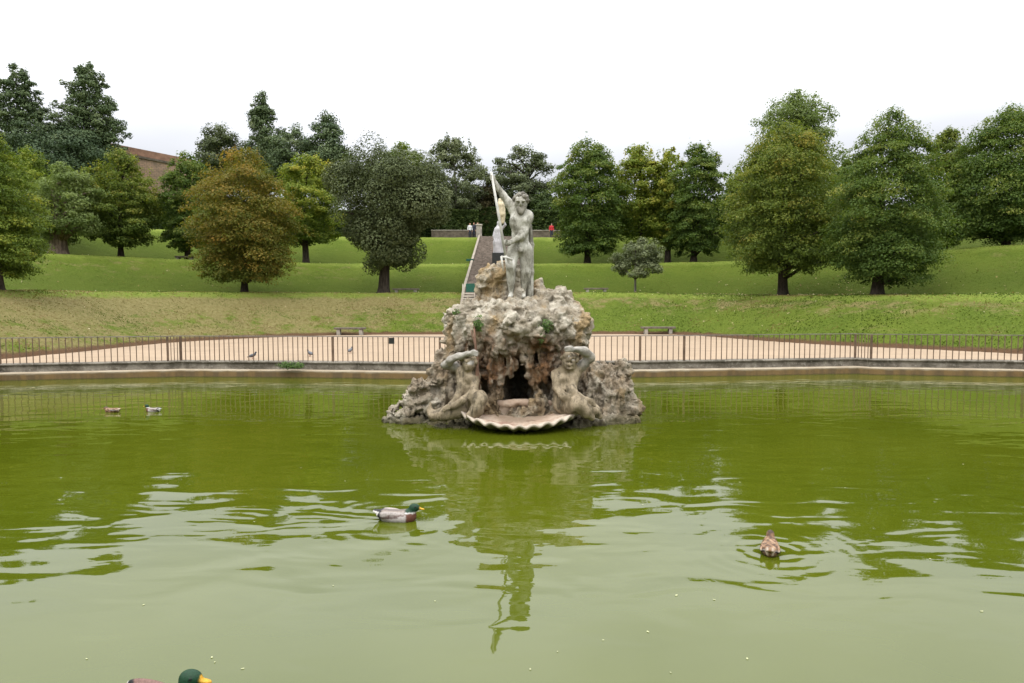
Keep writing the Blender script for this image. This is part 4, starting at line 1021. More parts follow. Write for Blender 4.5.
# trident: shaft, cross bar, three prongs pointing down
mb = MB(); A = Vector(sp(491.2, 172, -0.17)); B = Vector(sp(505.6, 255.5, -0.37)); mb.tube([A, A.lerp(B, 0.5), B], [0.026, 0.03, 0.032], 10)
td = mb.build('trident', M['trident'], sr, True)
mb = MB(); mb.tube([B, Vector(sp(506.6, 270, -0.39))], [0.03, 0.010], 8).build('prong', M['trident'], td, True)
mb = MB(); mb.tube([Vector(sp(501.2, 256.6, -0.37)), Vector(sp(507.5, 257.8, -0.38)), Vector(sp(513.6, 260.2, -0.41))], [0.024, 0.03, 0.024], 8).build('cross_bar', M['trident'], td, True)
mb = MB(); mb.tube([Vector(sp(501.4, 256.2, -0.37)), Vector(sp(502.2, 263, -0.38)), Vector(sp(503.4, 271, -0.39))], [0.028, 0.026, 0.008], 8).build('prong', M['trident'], td, True)
mb = MB(); mb.tube([Vector(sp(513.4, 259.8, -0.41)), Vector(sp(513.8, 266, -0.41)), Vector(sp(513.6, 275, -0.42))], [0.028, 0.026, 0.008], 8).build('prong', M['trident'], td, True)
td.location = -sr.location

# ------------------------------------------------------------------ two seated stone figures shading their eyes
def seated(label, Yf, spec, hair, lo, hi):
    loc = np.array(rk(*spec['base'], Yf)); root = empty('seated_figure', loc); tag(root, label, 'statue', 'seated stone figures at the foot of the rock')
    f = Field(lo, hi, 0.019)
    for s in spec['chains']:
        f.chain([rk(px, py, Yf + dy) for px, py, dy, r in s], [r for _, _, _, r in s], 0.055)
    for px, py, dy, rx, ry, rz, rot in spec['ells']: f.ell(rk(px, py, Yf + dy), (rx, ry, rz), rot, k=0.05)
    for (px, py, dy), (qx, qy, dy2), up in spec['hands']:
        for i in range(4):
            a = np.array(rk(px, py + (i - 1.5) * 1.1, Yf + dy)); b_ = np.array(rk(qx, qy + (i - 1.5) * 1.3, Yf + dy2)); m_ = (a + b_) / 2 + np.array([0, 0, up])
            f.chain([a, m_, b_ + (m_ - a) * 0.1 * (1 if i in (1, 2) else -0.6)], [0.034, 0.03, 0.02], 0.012)
    for px, py, dy, rx, ry, rz in spec['eyes']: f.ell(rk(px, py, Yf + dy), (rx, ry, rz), k=0.012, sub=True)
    f.displace(lambda P: 0.016 * fbm(P * 8, 3, 3), 0.12)
    V, Q = f.mesh(); V = smooth_v(V, Q, 1, 0.4) - loc
    arm = np.array([rk(px, py, Yf + dy) for px, py, dy, r in spec['chains'][-1]][1:]) - loc; dd = np.full(len(V), 9.0)
    for a, b_ in zip(arm[:-1], arm[1:]):
        ab = b_ - a; t = np.clip(((V - a) @ ab) / (ab @ ab), 0, 1); dd = np.minimum(dd, np.linalg.norm(V - a - t[:, None] * ab, axis=1))
    hc = np.array(rk(spec['hands'][0][0][0], spec['hands'][0][0][1], Yf + spec['hands'][0][0][2])) - loc
    dd = np.minimum(dd, np.linalg.norm(V - hc, axis=1) - 0.12)
    link('body', mesh_np('body', V, Q, True, {'pale': sstep(0.16, 0.10, dd)}), M['figure'], root)
    g = Field(lo, hi, 0.019); q = random.Random(8); hx, hy, hd = hair
    for i in range(38):
        a = q.uniform(-3.1, 3.1); e = q.uniform(-0.2, 1.5); c = np.array(rk(hx, hy, Yf + hd)); d = np.array([math.sin(a) * math.cos(e), math.cos(a) * math.cos(e), math.sin(e)]) * 0.175
        if d[1] < -0.10 and d[2] < 0.06: continue
        g.ell(c + d, (0.06, 0.055, 0.05), (q.uniform(-1, 1), q.uniform(-1, 1), 0), k=0.03)
    V, Q = g.mesh(); link('hair', mesh_np('hair', V - loc, Q, True), M['figure'], root)
    return root
Yl = 15.0
left = dict(base=(465, 418),
    chains=[[(466, 374, 0.05, 0.19), (470, 386, 0.03, 0.21), (474.5, 402, 0.02, 0.235)],                                  # trunk
            [(468.5, 372, 0.0, 0.11), (469.2, 366, -0.05, 0.12)],                                                              # neck
            [(475.5, 405, -0.05, 0.22), (479.5, 398.5, -0.45, 0.165), (477, 410, -0.5, 0.13), (470, 416, -0.5, 0.09)],       # bent near leg
            [(473, 407, 0.1, 0.22), (460, 409.5, -0.1, 0.19), (444, 414, -0.2, 0.15), (433, 415.5, -0.2, 0.11), (430, 410, -0.15, 0.07), (430.5, 403, -0.12, 0.035)],   # long tail-like leg with its fin
            [(461.5, 373, 0.0, 0.115), (460.8, 388, -0.12, 0.085), (458.5, 397, -0.2, 0.078), (450, 404.5, -0.28, 0.06)],                         # lowered arm
            [(476, 376, -0.02, 0.10), (474, 391, -0.28, 0.085), (463, 400, -0.38, 0.075), (453.5, 406.5, -0.38, 0.06)],                          # second arm reaching across
            [(462.0, 372, 0.1, 0.115), (455, 366, 0.12, 0.09), (444.5, 365, 0.05, 0.078), (450, 360.5, -0.05, 0.085), (460, 356.0, -0.15, 0.075), (468, 354.0, -0.25, 0.055)]],     # raised arm
    ells=[(468.8, 364.5, -0.08, 0.145, 0.165, 0.19, (0.3, 0, 0.1)), (468.8, 366, -0.26, 0.028, 0.045, 0.05, (0, 0, 0)), (468.8, 369.5, -0.22, 0.05, 0.04, 0.03, (0, 0, 0)),
          (470.5, 353.4, -0.27, 0.085, 0.06, 0.04, (0, 0.1, 0)), (451, 406, -0.33, 0.085, 0.06, 0.045, (0, -0.3, 0)), (470, 379, -0.14, 0.14, 0.08, 0.1, (0, 0, 0))],
    hands=[((472, 353.6, -0.28), (477.3, 353.6, -0.34), 0.01), ((449.5, 406.6, -0.36), (443.5, 409.4, -0.4), 0.015)],
    eyes=[(466.9, 364.2, -0.235, 0.03, 0.03, 0.02), (470.7, 364.2, -0.235, 0.03, 0.03, 0.02)])
seated('mossy seated stone figure left of the shell basin, one arm raised over its brow', Yl, left, (468.8, 363.4, -0.05), (-2.3, 14.0, -0.35), (-0.3, 15.9, 2.0))
right = dict(base=(570, 415),
    chains=[[(566, 373, 0.05, 0.21), (564.5, 386, 0.03, 0.215), (563.5, 403, 0.02, 0.245)],
            [(568.6, 371, 0.0, 0.12), (569.2, 365, -0.05, 0.13)],
            [(567, 406, -0.05, 0.22), (578, 404, -0.5, 0.185), (586, 411, -0.5, 0.14), (592, 417.5, -0.45, 0.08)],
            [(570, 407, 0.12, 0.22), (586, 405, -0.05, 0.175), (595, 411.5, -0.05, 0.125), (600, 416.5, -0.05, 0.07)],
            [(556.5, 375, -0.02, 0.13), (557.5, 388, -0.15, 0.10), (563, 396, -0.3, 0.085), (571, 399, -0.42, 0.07)],
            [(574.5, 375, 0.0, 0.12), (571.5, 390, -0.25, 0.095), (577, 396.5, -0.38, 0.085), (586, 400, -0.42, 0.06)],
            [(575, 372, 0.05, 0.13), (582, 365.5, 0.05, 0.105), (590.5, 357.5, -0.02, 0.10), (585, 351.5, -0.12, 0.095), (576, 349.5, -0.22, 0.07)]],
    ells=[(569.4, 363, -0.08, 0.16, 0.175, 0.20, (0.3, 0, -0.15)), (569.2, 364.5, -0.27, 0.03, 0.045, 0.055, (0, 0, 0)), (569.2, 368.6, -0.23, 0.055, 0.04, 0.03, (0, 0, 0)),
          (574.0, 349.2, -0.25, 0.09, 0.065, 0.045, (0, -0.05, 0)), (588, 400.4, -0.44, 0.085, 0.055, 0.05, (0, 0.3, 0)), (562.5, 379, -0.13, 0.12, 0.08, 0.1, (0, 0, 0)), (571, 379, -0.13, 0.11, 0.08, 0.1, (0, 0, 0))],
    hands=[((572.5, 349.2, -0.27), (565.5, 349.4, -0.33), 0.012), ((589, 401, -0.45), (595, 404, -0.47), 0.012)],
    eyes=[(567.2, 362.6, -0.24, 0.032, 0.03, 0.02), (571.4, 362.6, -0.24, 0.032, 0.03, 0.02)])
seated('mossy seated stone figure right of the shell basin, elbow up and hand over its head', Yl, right, (569.4, 361.6, -0.05), (0.6, 14.0, -0.35), (2.4, 15.9, 2.0))

# ------------------------------------------------------------------ the shell basin
def shell_mat():
    m = Mat('shell_stone', 0.85, 0.2); x, y, z = m.xyz()
    c = m.mix(m.noise(3, 5).step(0.35, 0.65), (0.31, 0.225, 0.165), (0.42, 0.335, 0.26))
    c = m.mix(m.noise(2.2, 4).step(0.5, 0.68) * 0.8, c, (0.22, 0.135, 0.10))
    rim = m.attr('rim')
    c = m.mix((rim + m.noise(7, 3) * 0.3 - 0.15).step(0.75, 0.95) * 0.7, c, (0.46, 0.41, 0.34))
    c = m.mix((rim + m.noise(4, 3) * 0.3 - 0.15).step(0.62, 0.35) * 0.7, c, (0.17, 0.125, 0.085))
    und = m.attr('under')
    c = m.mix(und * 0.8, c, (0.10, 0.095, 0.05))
    m.color(c); m.bump(m.noise(18, 5), 0.03, 0.6); return m.m
M['shell'] = shell_mat()
sc = at_z(518.5, 412, 0.2); shr = empty('shell_basin', (sc.x, 15.2, 0.03)); tag(shr, 'pale scallop shell basin with wavy rim in front of the grotto', 'basin')
NT, NR = 420, 26; V = []; rim_a = []; und_a = []; a0, a1 = R(188), R(352); nfl = 15
for lay in (0, 1):
    for j in range(NT + 1):
        th = R(172) + (R(368) - R(172)) * j / NT; fl = math.cos((th - R(270)) / (R(196)) * 2 * math.pi * nfl + 0.5 * math.sin(th * 5.3)) * (0.78 + 0.3 * math.sin(th * 7.1 + 1.3) * math.cos(th * 3.7))
        for i in range(NR + 1):
            r = i / NR; rx = 1.36 * r * (1 + 0.012 * fl * r); ry = 1.28 * r * (1 + 0.012 * fl * r)
            z = 0.06 + (0.17 + 0.06 * abs(math.cos(th))) * r ** 2.2 + 0.042 * fl * r ** 1.6 + 0.16 * (r * math.sin(th) + 0.65)
            if lay: z = z - 0.055 - 0.16 * (1 - r ** 6) * 0.6
            V.append((math.cos(th) * rx, math.sin(th) * ry, z)); rim_a.append(r); und_a.append(float(lay) * (1.0 if r < 0.98 else 0.4))
Fc = []; st_ = (NT + 1) * (NR + 1); id_ = lambda l, j, i: l * st_ + j * (NR + 1) + i
for j in range(NT):
    for i in range(NR):
        Fc.append([id_(0, j, i), id_(0, j, i + 1), id_(0, j + 1, i + 1), id_(0, j + 1, i)]); Fc.append([id_(1, j, i), id_(1, j + 1, i), id_(1, j + 1, i + 1), id_(1, j, i + 1)])
    Fc.append([id_(0, j, NR), id_(1, j, NR), id_(1, j + 1, NR), id_(0, j + 1, NR)])
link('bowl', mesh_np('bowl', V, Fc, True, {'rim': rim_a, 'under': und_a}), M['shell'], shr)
f = Field((-1.0, -0.3, -0.2), (1.0, 0.7, 0.6), 0.025)
f.cap((-0.68, 0.18, 0.42), (-0.02, 0.1, 0.45), 0.085, 0.08, 0.04); f.cap((0.04, 0.1, 0.45), (0.7, 0.18, 0.42), 0.08, 0.085, 0.04); f.cap((-0.7, 0.25, 0.28), (0.7, 0.25, 0.28), 0.12, 0.12, 0.05); f.cap((-0.8, 0.25, 0.15), (0.8, 0.25, 0.15), 0.12, 0.12, 0.05)
f.displace(lambda P: 0.03 * fbm(P * 6, 2, 9), 0.1); V, Q = f.mesh()
link('hinge', mesh_np('hinge', V, Q, True, {'rim': np.full(len(V), 0.7), 'under': np.zeros(len(V))}), M['shell'], shr)

# hanging dry stems, weeds on the rock and on the pond wall
mb = MB()
mb.tube([rk(474, 325, 15.0), rk(475.5, 345, 14.9), rk(477, 365, 14.9), rk(476, 385, 14.85), rk(478, 402, 14.85)], [0.02, 0.028, 0.03, 0.026, 0.02], 7)
mb.tube([rk(471, 330, 15.0), rk(477, 352, 14.92), rk(478.5, 372, 14.9), rk(480.5, 396, 14.85)], [0.012, 0.018, 0.018, 0.012], 6)
M['stem'] = plain('dry_stem', (0.13, 0.075, 0.05), 0.9, 0.25)
tag(mb.build('dry_vine', M['stem'], None, True), 'reddish brown dry vine stems hanging beside the left seated figure', 'vine')
LEAF['weed'] = leaf_mat('weed_leaves', [(0.0, (0.03, 0.06, 0.015)), (0.5, (0.06, 0.11, 0.025)), (1.0, (0.11, 0.16, 0.05))], 0.25)
def weed(label, c, r, n, ls, hang=0.0, seed=1, grp='weeds growing from stone'):
    rng = np.random.default_rng(seed); root = empty('weed', c); tag(root, label, 'plant', grp)
    d = rng.normal(0, 1, (n, 3)); d /= np.linalg.norm(d, axis=1, keepdims=True); L = d * (rng.random(n) ** 0.5)[:, None] * np.array(r); L[:, 2] -= hang * np.abs(L[:, 0])
    N = d + np.array([0, -0.5, 0.6]) + rng.normal(0, 0.4, (n, 3)); N /= np.linalg.norm(N, axis=1, keepdims=True)
    ta = np.cross(N, rng.normal(0, 1, (n, 3))); ta /= np.linalg.norm(ta, axis=1, keepdims=True); tb = np.cross(N, ta); sz = ls * rng.uniform(0.5, 1.3, n)[:, None]
    V = np.stack([L - ta * sz, L - tb * sz * 0.5, L + ta * sz, L + tb * sz * 0.5], 1).reshape(-1, 3)
    link('leaves', mesh_np('leaves', V, np.arange(n * 4).reshape(-1, 4), False, {'tint': np.repeat(rng.uniform(0, 1, n), 4)}), LEAF['weed'], root)
    mb = MB()
    for i in range(7): mb.tube([(0, 0.05, 0), tuple(L[i])], [0.008, 0.004], 5)
    mb.build('stems', M['stem'], root)
weed('green weed tuft on the upper left of the rock', rk(478, 323, 15.0), (0.14, 0.1, 0.2), 170, 0.035, seed=1)
weed('green weed tuft on the rock face right of the statue feet', rk(546, 326, 14.95), (0.18, 0.1, 0.17), 170, 0.035, seed=2)
weed('thin trailing weed lower on the rock face, under the right tuft', rk(541, 337, 14.95), (0.1, 0.1, 0.2), 90, 0.03, seed=3)
weed('tiny weed at the left end of the rock cap', rk(456, 312, 15.55), (0.1, 0.1, 0.08), 60, 0.03, seed=4)
wp = at_z(291, 364, 0.5); weed('low green weed hanging over the pond wall left of the fountain', (wp.x, wp.y - 0.1, 0.46), (0.55, 0.16, 0.15), 420, 0.045, seed=5)

# ------------------------------------------------------------------ the marble figure on the stair and the visitors
ys = 60.0; bz = stair_z(ys)
mp_ = at_y(498.5, 253, ys); mr = empty('marble_statue', (mp_.x, ys, bz)); tag(mr, 'distant pale marble woman holding up a golden sheaf, half hidden behind the trident', 'statue')
ml = np.array(mr.location); f = Field((mp_.x - 1.6, ys - 1.2, bz + 0.0), (mp_.x + 1.8, ys + 1.2, bz + 7.5), 0.055)
def mk(px, py, dy=0): 
    p = at_y(px, py, ys + dy); return (p.x, p.y, p.z)
f.chain([mk(498.5, 253), mk(498, 243), mk(498.8, 236), mk(498.5, 230), mk(499, 226.5)], [0.46, 0.42, 0.36, 0.33, 0.2], 0.12)
f.ell(mk(499.2, 223.5), (0.2, 0.22, 0.26), k=0.05); f.ell(mk(499.2, 224, -0.2), (0.04, 0.06, 0.06), k=0.03)
f.chain([mk(496, 229), mk(493.8, 236, -0.15), mk(495.2, 242, -0.3)], [0.15, 0.12, 0.09], 0.06)
f.chain([mk(501.5, 229), mk(505, 225, -0.1), mk(503, 219, -0.2)], [0.15, 0.12, 0.09], 0.06); f.ell(mk(503, 218, -0.2), (0.1, 0.1, 0.13), k=0.04)
f.displace(lambda P: 0.06 * vnoise(P * np.array([6, 6, 0.8]), 5) * sstep(bz + 3.2, bz + 2.0, P[:, 2]), 0.2)
V, Q = f.mesh(); link('figure', mesh_np('figure', V - ml, Q, True), M['marble'], mr)
f = Field((mp_.x - 1.6, ys - 1.2, bz + 1.0), (mp_.x + 1.8, ys + 1.2, bz + 8.5), 0.05)
f.chain([mk(502.5, 222, -0.2), mk(502, 214, -0.2), mk(501, 205, -0.2), mk(501, 200.5, -0.2)], [0.16, 0.30, 0.33, 0.2], 0.06)
f.displace(lambda P: 0.07 * vnoise(P * np.array([8, 8, 2.0]), 5), 0.2); V, Q = f.mesh(); link('sheaf', mesh_np('sheaf', V - ml, Q, True), M['gilt'], mr)
hz0 = mp_.z - bz
MB().box((0, 0, (hz0 + 0.1) / 2 - 0.3), (1.1, 1.0, max(0.3, hz0 + 0.5)), 0, 0.04).build('plinth', M['plate'], mr)

SKIN = plain('skin', (0.42, 0.24, 0.16), 0.6, 0.08)
def person(label, px, s, shirt, trousers, hairc, rz=0.0, hgt=1.7):
    p = place(px, s, 237); root = empty('person', p, rz); tag(root, label, 'person', 'visitors on the top terrace'); k = hgt / 1.75
    f = Field((-0.45, -0.4, -0.05), (0.45, 0.4, 1.9), 0.026)
    for sx in (-1, 1):
        f.chain([(sx * 0.09, 0, 0.92), (sx * 0.1, -0.02, 0.5), (sx * 0.1, 0.03, 0.08)], [0.085, 0.06, 0.042], 0.04); f.cap((sx * 0.1, 0.03, 0.04), (sx * 0.11, -0.12, 0.03), 0.04, 0.035, 0.03)
        f.chain([(sx * 0.2, 0, 1.42), (sx * 0.26, 0.02, 1.14), (sx * 0.25, -0.08, 0.88)], [0.052, 0.04, 0.032], 0.03); f.ell((sx * 0.25, -0.1, 0.80), (0.025, 0.04, 0.06), k=0.02)
    f.ell((0, 0, 0.98), (0.16, 0.11, 0.14), k=0.06); f.ell((0, 0, 1.3), (0.18, 0.11, 0.24), k=0.08); f.cap((0, 0, 1.45), (0, -0.01, 1.56), 0.055, 0.05, 0.04); f.ell((0, -0.015, 1.64), (0.078, 0.095, 0.115), k=0.03); f.ell((0, -0.115, 1.63), (0.015, 0.02, 0.02), k=0.01)
    V, Q = f.mesh(); o = link('body', mesh_np('body', V, Q, True), SKIN, root)
    f = Field((-0.45, -0.4, 0.7), (0.45, 0.4, 1.65), 0.026)
    f.ell((0, 0, 1.0), (0.18, 0.13, 0.16), k=0.06); f.ell((0, 0, 1.3), (0.2, 0.13, 0.25), k=0.08)
    for sx in (-1, 1): f.chain([(sx * 0.2, 0, 1.42), (sx * 0.26, 0.02, 1.14), (sx * 0.255, -0.05, 0.98)], [0.07, 0.058, 0.05], 0.03)
    V, Q = f.mesh(); link('jacket', mesh_np('jacket', V, Q, True), shirt, root)
    f = Field((-0.35, -0.3, 0.0), (0.35, 0.3, 1.1), 0.026)
    for sx in (-1, 1): f.chain([(sx * 0.09, 0, 0.95), (sx * 0.1, -0.02, 0.5), (sx * 0.1, 0.03, 0.1)], [0.105, 0.078, 0.062], 0.04)
    V, Q = f.mesh(); link('trousers', mesh_np('trousers', V, Q, True), trousers, root)
    f = Field((-0.2, -0.2, 1.5), (0.2, 0.25, 1.85), 0.02); f.ell((0, 0.015, 1.675), (0.088, 0.1, 0.10), k=0.03); f.ell((0, 0.06, 1.6), (0.08, 0.06, 0.09), k=0.03)
    V, Q = f.mesh(); link('hair', mesh_np('hair', V, Q, True), hairc, root); root.scale = (k, k, k); return root
cl = {k: plain('cloth_' + k, c, 0.9, 0.12) for k, c in dict(red=(0.45, 0.03, 0.04), white=(0.55, 0.55, 0.56), dark=(0.03, 0.032, 0.045), blue=(0.05, 0.07, 0.14), brown=(0.10, 0.05, 0.03), orange=(0.36, 0.14, 0.07)).items()}
person('person in white top standing left of the stair pillar', 470, 32.6, cl['white'], cl['dark'], cl['brown'], 0.4)
person('person in dark clothes beside the stair pillar', 474, 32.8, cl['dark'], cl['dark'], cl['brown'], -0.5, 1.75)
person('person in an orange top nearest the stair pillar', 477.5, 33.0, cl['orange'], cl['blue'], cl['brown'], 0.9, 1.8)
person('person in a red jacket on the top terrace right of the statue', 551.5, 32.0, cl['red'], cl['dark'], cl['dark'], 0.2, 1.6)

# ------------------------------------------------------------------ ducks and pigeons
def feather_mat():
    m = Mat('plumage', 0.6, 0.25); c = m.attr('Col', True)
    n = m.noise(60, 4, 0.7, co=m.objco()).step(0.35, 0.65); m.color(m.mix(n * 0.55, c, m.mix(1.0, c, (0.45, 0.42, 0.4), 'MULTIPLY'))); m.bump(m.noise(70, 3, co=m.objco()), 0.006, 0.5); return m.m
M['feather'] = feather_mat()
M['drakehead'] = None
def duck_mesh(male, h=0.0085, up=0.0, dark=False):
    f = Field((-0.36, -0.16, -0.09), (0.40, 0.16, 0.36), h)
    f.ell((-0.03, 0, 0.045), (0.215, 0.105, 0.085), (0, 0.05, 0), k=0.04); f.ell((0.11, 0, 0.05), (0.11, 0.088, 0.085), k=0.05)
    f.cap((-0.17, 0, 0.075), (-0.285, 0, 0.12), 0.06, 0.016, 0.05); f.ell((-0.24, 0, 0.09), (0.07, 0.045, 0.014), (0, 0.35, 0), k=0.02)
    for sy in (-1, 1): f.ell((-0.07, sy * 0.078, 0.075), (0.17, 0.03, 0.052), (0, 0.1, -sy * 0.13), k=0.012); f.cap((-0.19, sy * 0.04, 0.10), (-0.25, sy * 0.022, 0.115), 0.022, 0.008, 0.02)
    hz = 0.165 + up
    f.cap((0.15, 0, 0.08), (0.185, 0, hz - 0.03), 0.058, 0.043, 0.04); f.ell((0.2, 0, hz), (0.06, 0.043, 0.045), k=0.03); f.ell((0.222, 0, hz - 0.006), (0.045, 0.034, 0.034), k=0.02)
    f.ell((0.285, 0, hz - 0.018), (0.042, 0.021, 0.010), (0, 0.16, 0), k=0.016)
    for sy in (-1, 1): f.ell((0.222, sy * 0.038, hz + 0.012), (0.009, 0.006, 0.009), k=0.003)
    V, Q = f.mesh(); V = smooth_v(V, Q, 1, 0.4); jit = 0.010 * fbm(V * 55, 2, 9); x, y, z = (V + jit[:, None] * np.array([1.0, 0.3, 0.6])).T; n = len(V); C = np.zeros((n, 3))
    def put(mask, c): C[mask] = c
    wing = (np.abs(y) > 0.055) & (z > 0.05) & (x < 0.09)
    if male:
        C[:] = (0.38, 0.35, 0.335); put(z > 0.09, (0.20, 0.165, 0.14)); put(wing & (z > 0.075), (0.30, 0.27, 0.25)); put((z > 0.105) & (np.abs(y) < 0.03), (0.12, 0.10, 0.09))
        if dark: put(z > 0.075, (0.15, 0.085, 0.07)); put((z > 0.10) & (np.abs(y) < 0.045), (0.075, 0.05, 0.042))
        put(wing & (np.abs(z - 0.062) < 0.010) & (x < 0.02), (0.07, 0.035, 0.03)); put(wing & (np.abs(z - 0.085) < 0.008) & (x > -0.12), (0.10, 0.06, 0.05))
        put((x < -0.185), (0.012, 0.013, 0.014)); put((x < -0.222), (0.62, 0.6, 0.57)); put((x < -0.20) & (z > 0.118), (0.012, 0.013, 0.014))
        put(x > 0.115, (0.105, 0.042, 0.026)); ring = (x > 0.1) & (z > hz - 0.062); put(ring, (0.6, 0.6, 0.58)); put((x > 0.1) & (z > hz - 0.05), (0.004, 0.032, 0.012))
        bill = (x > 0.262) & (z > hz - 0.045); put(bill, (0.50, 0.27, 0.025))
    else:
        C[:] = (0.20, 0.115, 0.062); sn = vnoise(V * np.array([28, 40, 40]), 3); put(sn > 0.15, (0.075, 0.042, 0.026)); put((sn < -0.45), (0.33, 0.22, 0.14))
        put(wing & (np.abs(z - 0.07) < 0.011) & (x < 0.0), (0.03, 0.03, 0.06)); put(wing & (np.abs(z - 0.088) < 0.006) & (x < 0.0), (0.5, 0.45, 0.4)); put((x < -0.23) & (np.abs(y) > 0.02), (0.42, 0.34, 0.27))
        put((x > 0.15) & (z > hz - 0.02), (0.17, 0.10, 0.055)); put((x > 0.15) & (z > hz + 0.022), (0.05, 0.03, 0.02)); put((x > 0.262) & (z > hz - 0.045), (0.22, 0.11, 0.03))
    put((np.abs(y) > 0.039) & (np.abs(x - 0.222) < 0.011) & (np.abs(z - hz - 0.012) < 0.011), (0.004, 0.004, 0.004))
    C = smooth_v(C, Q, 2, 0.5)
    return mesh_np('duck', V, Q, True, cols={'Col': C})
dm = duck_mesh(True); dm2 = duck_mesh(True, up=0.03); dm3 = duck_mesh(True, 0.0065, 0.03, True); df = duck_mesh(False, up=-0.01); dfl = duck_mesh(False, up=-0.03)
def duck(me, label, p, rz, k=1.0):
    o = link('duck', me, M['feather']); o.location = (p.x, p.y, -0.005); o.rotation_euler = (0, 0, rz); o.scale = (k,) * 3; tag(o, label, 'duck', 'ducks on the pond'); return o
duck(dm, 'green headed drake swimming to the right in front of the rock fountain, ripples behind it', P_DRAKE, R(-4), 1.06)
duck(df, 'brown female duck seen from behind amid ring ripples at lower right', P_HEN, R(69), 0.92)
pn_ = at_z(157, 709, 0.0); duck(dm3, 'nearest green headed drake with yellow bill, cut by the bottom edge of the photo', pn_, R(-3), 1.2)
duck(dm2, 'distant drake with pale body floating at far left near the railing reflections', at_z(153, 411.5, 0.0), R(176), 0.78)
duck(dfl, 'distant brown duck left of the far drake', at_z(112, 412, 0.0), R(174), 0.8)
pk = Vector(rk(416, 377, 16.2)); o = duck(df, 'dark headed duck perched behind the left flank of the rock', pk, R(90), 0.9); o.location = (pk.x, 17.0, 0.0)
def pigeon_mesh():
    f = Field((-0.22, -0.1, -0.02), (0.22, 0.1, 0.32), 0.011)
    f.ell((0, 0, 0.13), (0.12, 0.058, 0.062), (0, -0.35, 0), k=0.03); f.cap((-0.08, 0, 0.11), (-0.18, 0, 0.07), 0.035, 0.014, 0.03); f.cap((0.08, 0, 0.17), (0.11, 0, 0.23), 0.04, 0.027, 0.03); f.ell((0.118, 0, 0.245), (0.032, 0.027, 0.028), k=0.02); f.cap((0.14, 0, 0.243), (0.168, 0, 0.235), 0.009, 0.004, 0.008)
    for sy in (-1, 1): f.ell((-0.02, sy * 0.05, 0.135), (0.12, 0.018, 0.042), (0, -0.35, 0), k=0.012); f.cap((0.0, sy * 0.025, 0.09), (0.0, sy * 0.025, 0.005), 0.011, 0.009, 0.01); f.cap((0.0, sy * 0.025, 0.006), (0.035, sy * 0.028, 0.004), 0.008, 0.006, 0.008)
    V, Q = f.mesh(); x, y, z = V.T; C = np.tile((0.11, 0.115, 0.125), (len(V), 1)); C[(x > 0.07) & (z > 0.15)] = (0.045, 0.05, 0.06); C[(z < 0.075) & (x > -0.05)] = (0.3, 0.08, 0.06); C[x < -0.14] = (0.05, 0.05, 0.055)
    return mesh_np('pigeon', V, Q, True, cols={'Col': C})
pgm = pigeon_mesh()
for px, py, rz, lb in [(252.5, 358.5, 0.3, 'grey pigeon on the gravel path nearest the left corner posts'), (310, 356.0, 2.6, 'grey pigeon on the gravel path between the other two pigeons'), (350.5, 352.8, 1.2, 'dark pigeon on the gravel path in front of the left bench')]:
    p = at_z(px, py + 0.5, 0.55); o = link('pigeon', pgm, M['feather']); o.location = (p.x, max(p.y, 25.9), 0.552); o.rotation_euler = (0, 0, rz); o.scale = (1.05,) * 3; tag(o, lb, 'pigeon', 'pigeons on the gravel path')

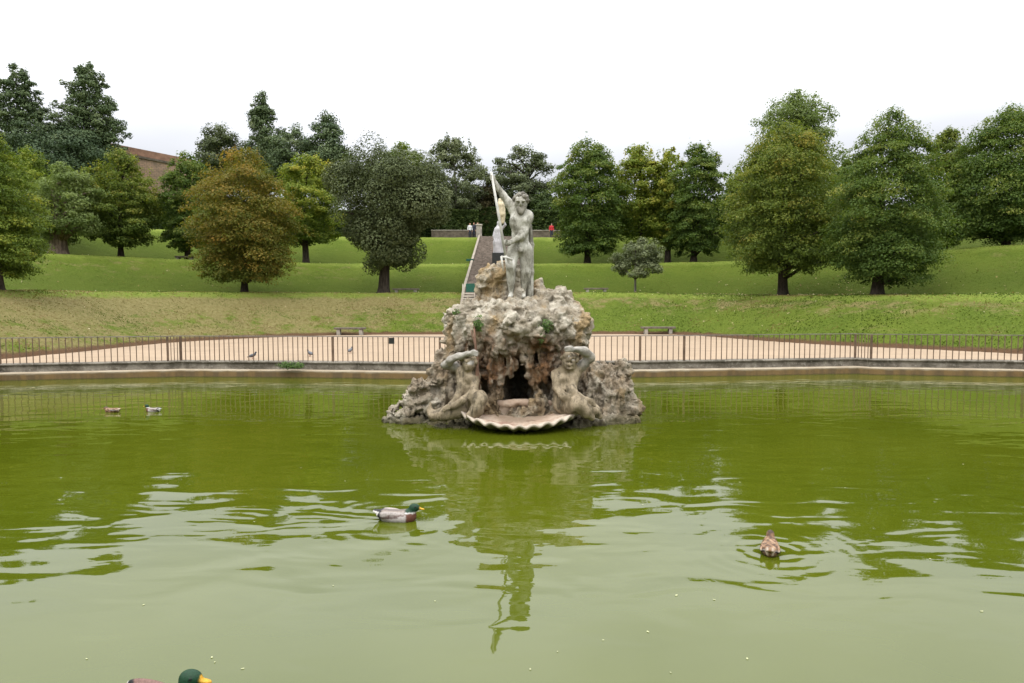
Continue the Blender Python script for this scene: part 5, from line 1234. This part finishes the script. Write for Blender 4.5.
# ------------------------------------------------------------------ fallen leaves floating on the water
mb = MB(); n0 = 8
mb.v = [(math.cos(2 * math.pi * i / n0) * 0.5 * (1.15 if i == 0 else 1), math.sin(2 * math.pi * i / n0) * 0.3, 0.04 * math.sin(i * 1.9)) for i in range(n0)] + [(0, 0, 0.02)]
mb.f = [[i, (i + 1) % n0, n0] for i in range(n0)]
M['fleaf'] = plain('fallen_leaf', (0.30, 0.31, 0.17), 0.7, 0.3, 9)
lo_ = mb.build('floating_leaf', M['fleaf']); lme = lo_.data; bpy.data.objects.remove(lo_); q = random.Random(77)
spots = [(213, 663), (245, 669), (214, 657), (336, 584), (435, 600), (146, 604), (605, 642), (671, 672), (645, 631), (560, 652), (530, 671), (676, 597), (712, 598), (747, 660), (980, 612), (345, 483), (303, 466), (170, 484), (741, 484), (640, 504), (845, 487), (966, 466), (60, 500), (905, 520), (586, 470), (255, 520), (930, 560), (86, 660)]
for px, py in spots:
    p = at_z(px + q.uniform(-3, 3), py + q.uniform(-2, 2), 0.0); o = link('floating_leaf', lme, None); o.location = (p.x, p.y, 0.004); k = q.uniform(0.016, 0.034)
    o.scale = (k, k, k); o.rotation_euler = (0, 0, q.uniform(0, 6)); tag(o, 'tiny pale yellowish leaf floating on the green water', 'leaf', 'fallen leaves floating on the pond')

rng = np.random.default_rng(9); n = 1500
fx = np.concatenate([rng.normal(19, 5.5, n // 2), rng.uniform(-34, 34, n // 2)]); fy = np.concatenate([rng.normal(48, 4.5, n // 2), rng.uniform(30, 66, n // 2)]); fs = foot_s(fx, fy); k = (fs > 0.8) & (fs < 22); fx, fy = fx[k], fy[k]; n = len(fx)
L = np.stack([fx, fy, ground_z(fx, fy) + rng.uniform(0.03, 0.08, n)], 1); N = rng.normal(0, 0.5, (n, 3)) + np.array([0, -0.3, 1.0]); N /= np.linalg.norm(N, axis=1, keepdims=True)
ta = np.cross(N, rng.normal(0, 1, (n, 3))); ta /= np.linalg.norm(ta, axis=1, keepdims=True); tb = np.cross(N, ta); sz = rng.uniform(0.03, 0.075, n)[:, None]
V = np.stack([L - ta * sz, L - tb * sz * 0.7, L + ta * sz, L + tb * sz * 0.7], 1).reshape(-1, 3)
LEAF['fallen'] = leaf_mat('fallen_leaf_litter', [(0.0, (0.12, 0.08, 0.03)), (0.5, (0.26, 0.20, 0.09)), (1.0, (0.42, 0.38, 0.24))], 0.1)
tag(link('leaf_litter', mesh_np('leaf_litter', V, np.arange(n * 4).reshape(-1, 4), False, {'tint': np.repeat(rng.uniform(0, 1, n), 4)}), LEAF['fallen']), kind='stuff')
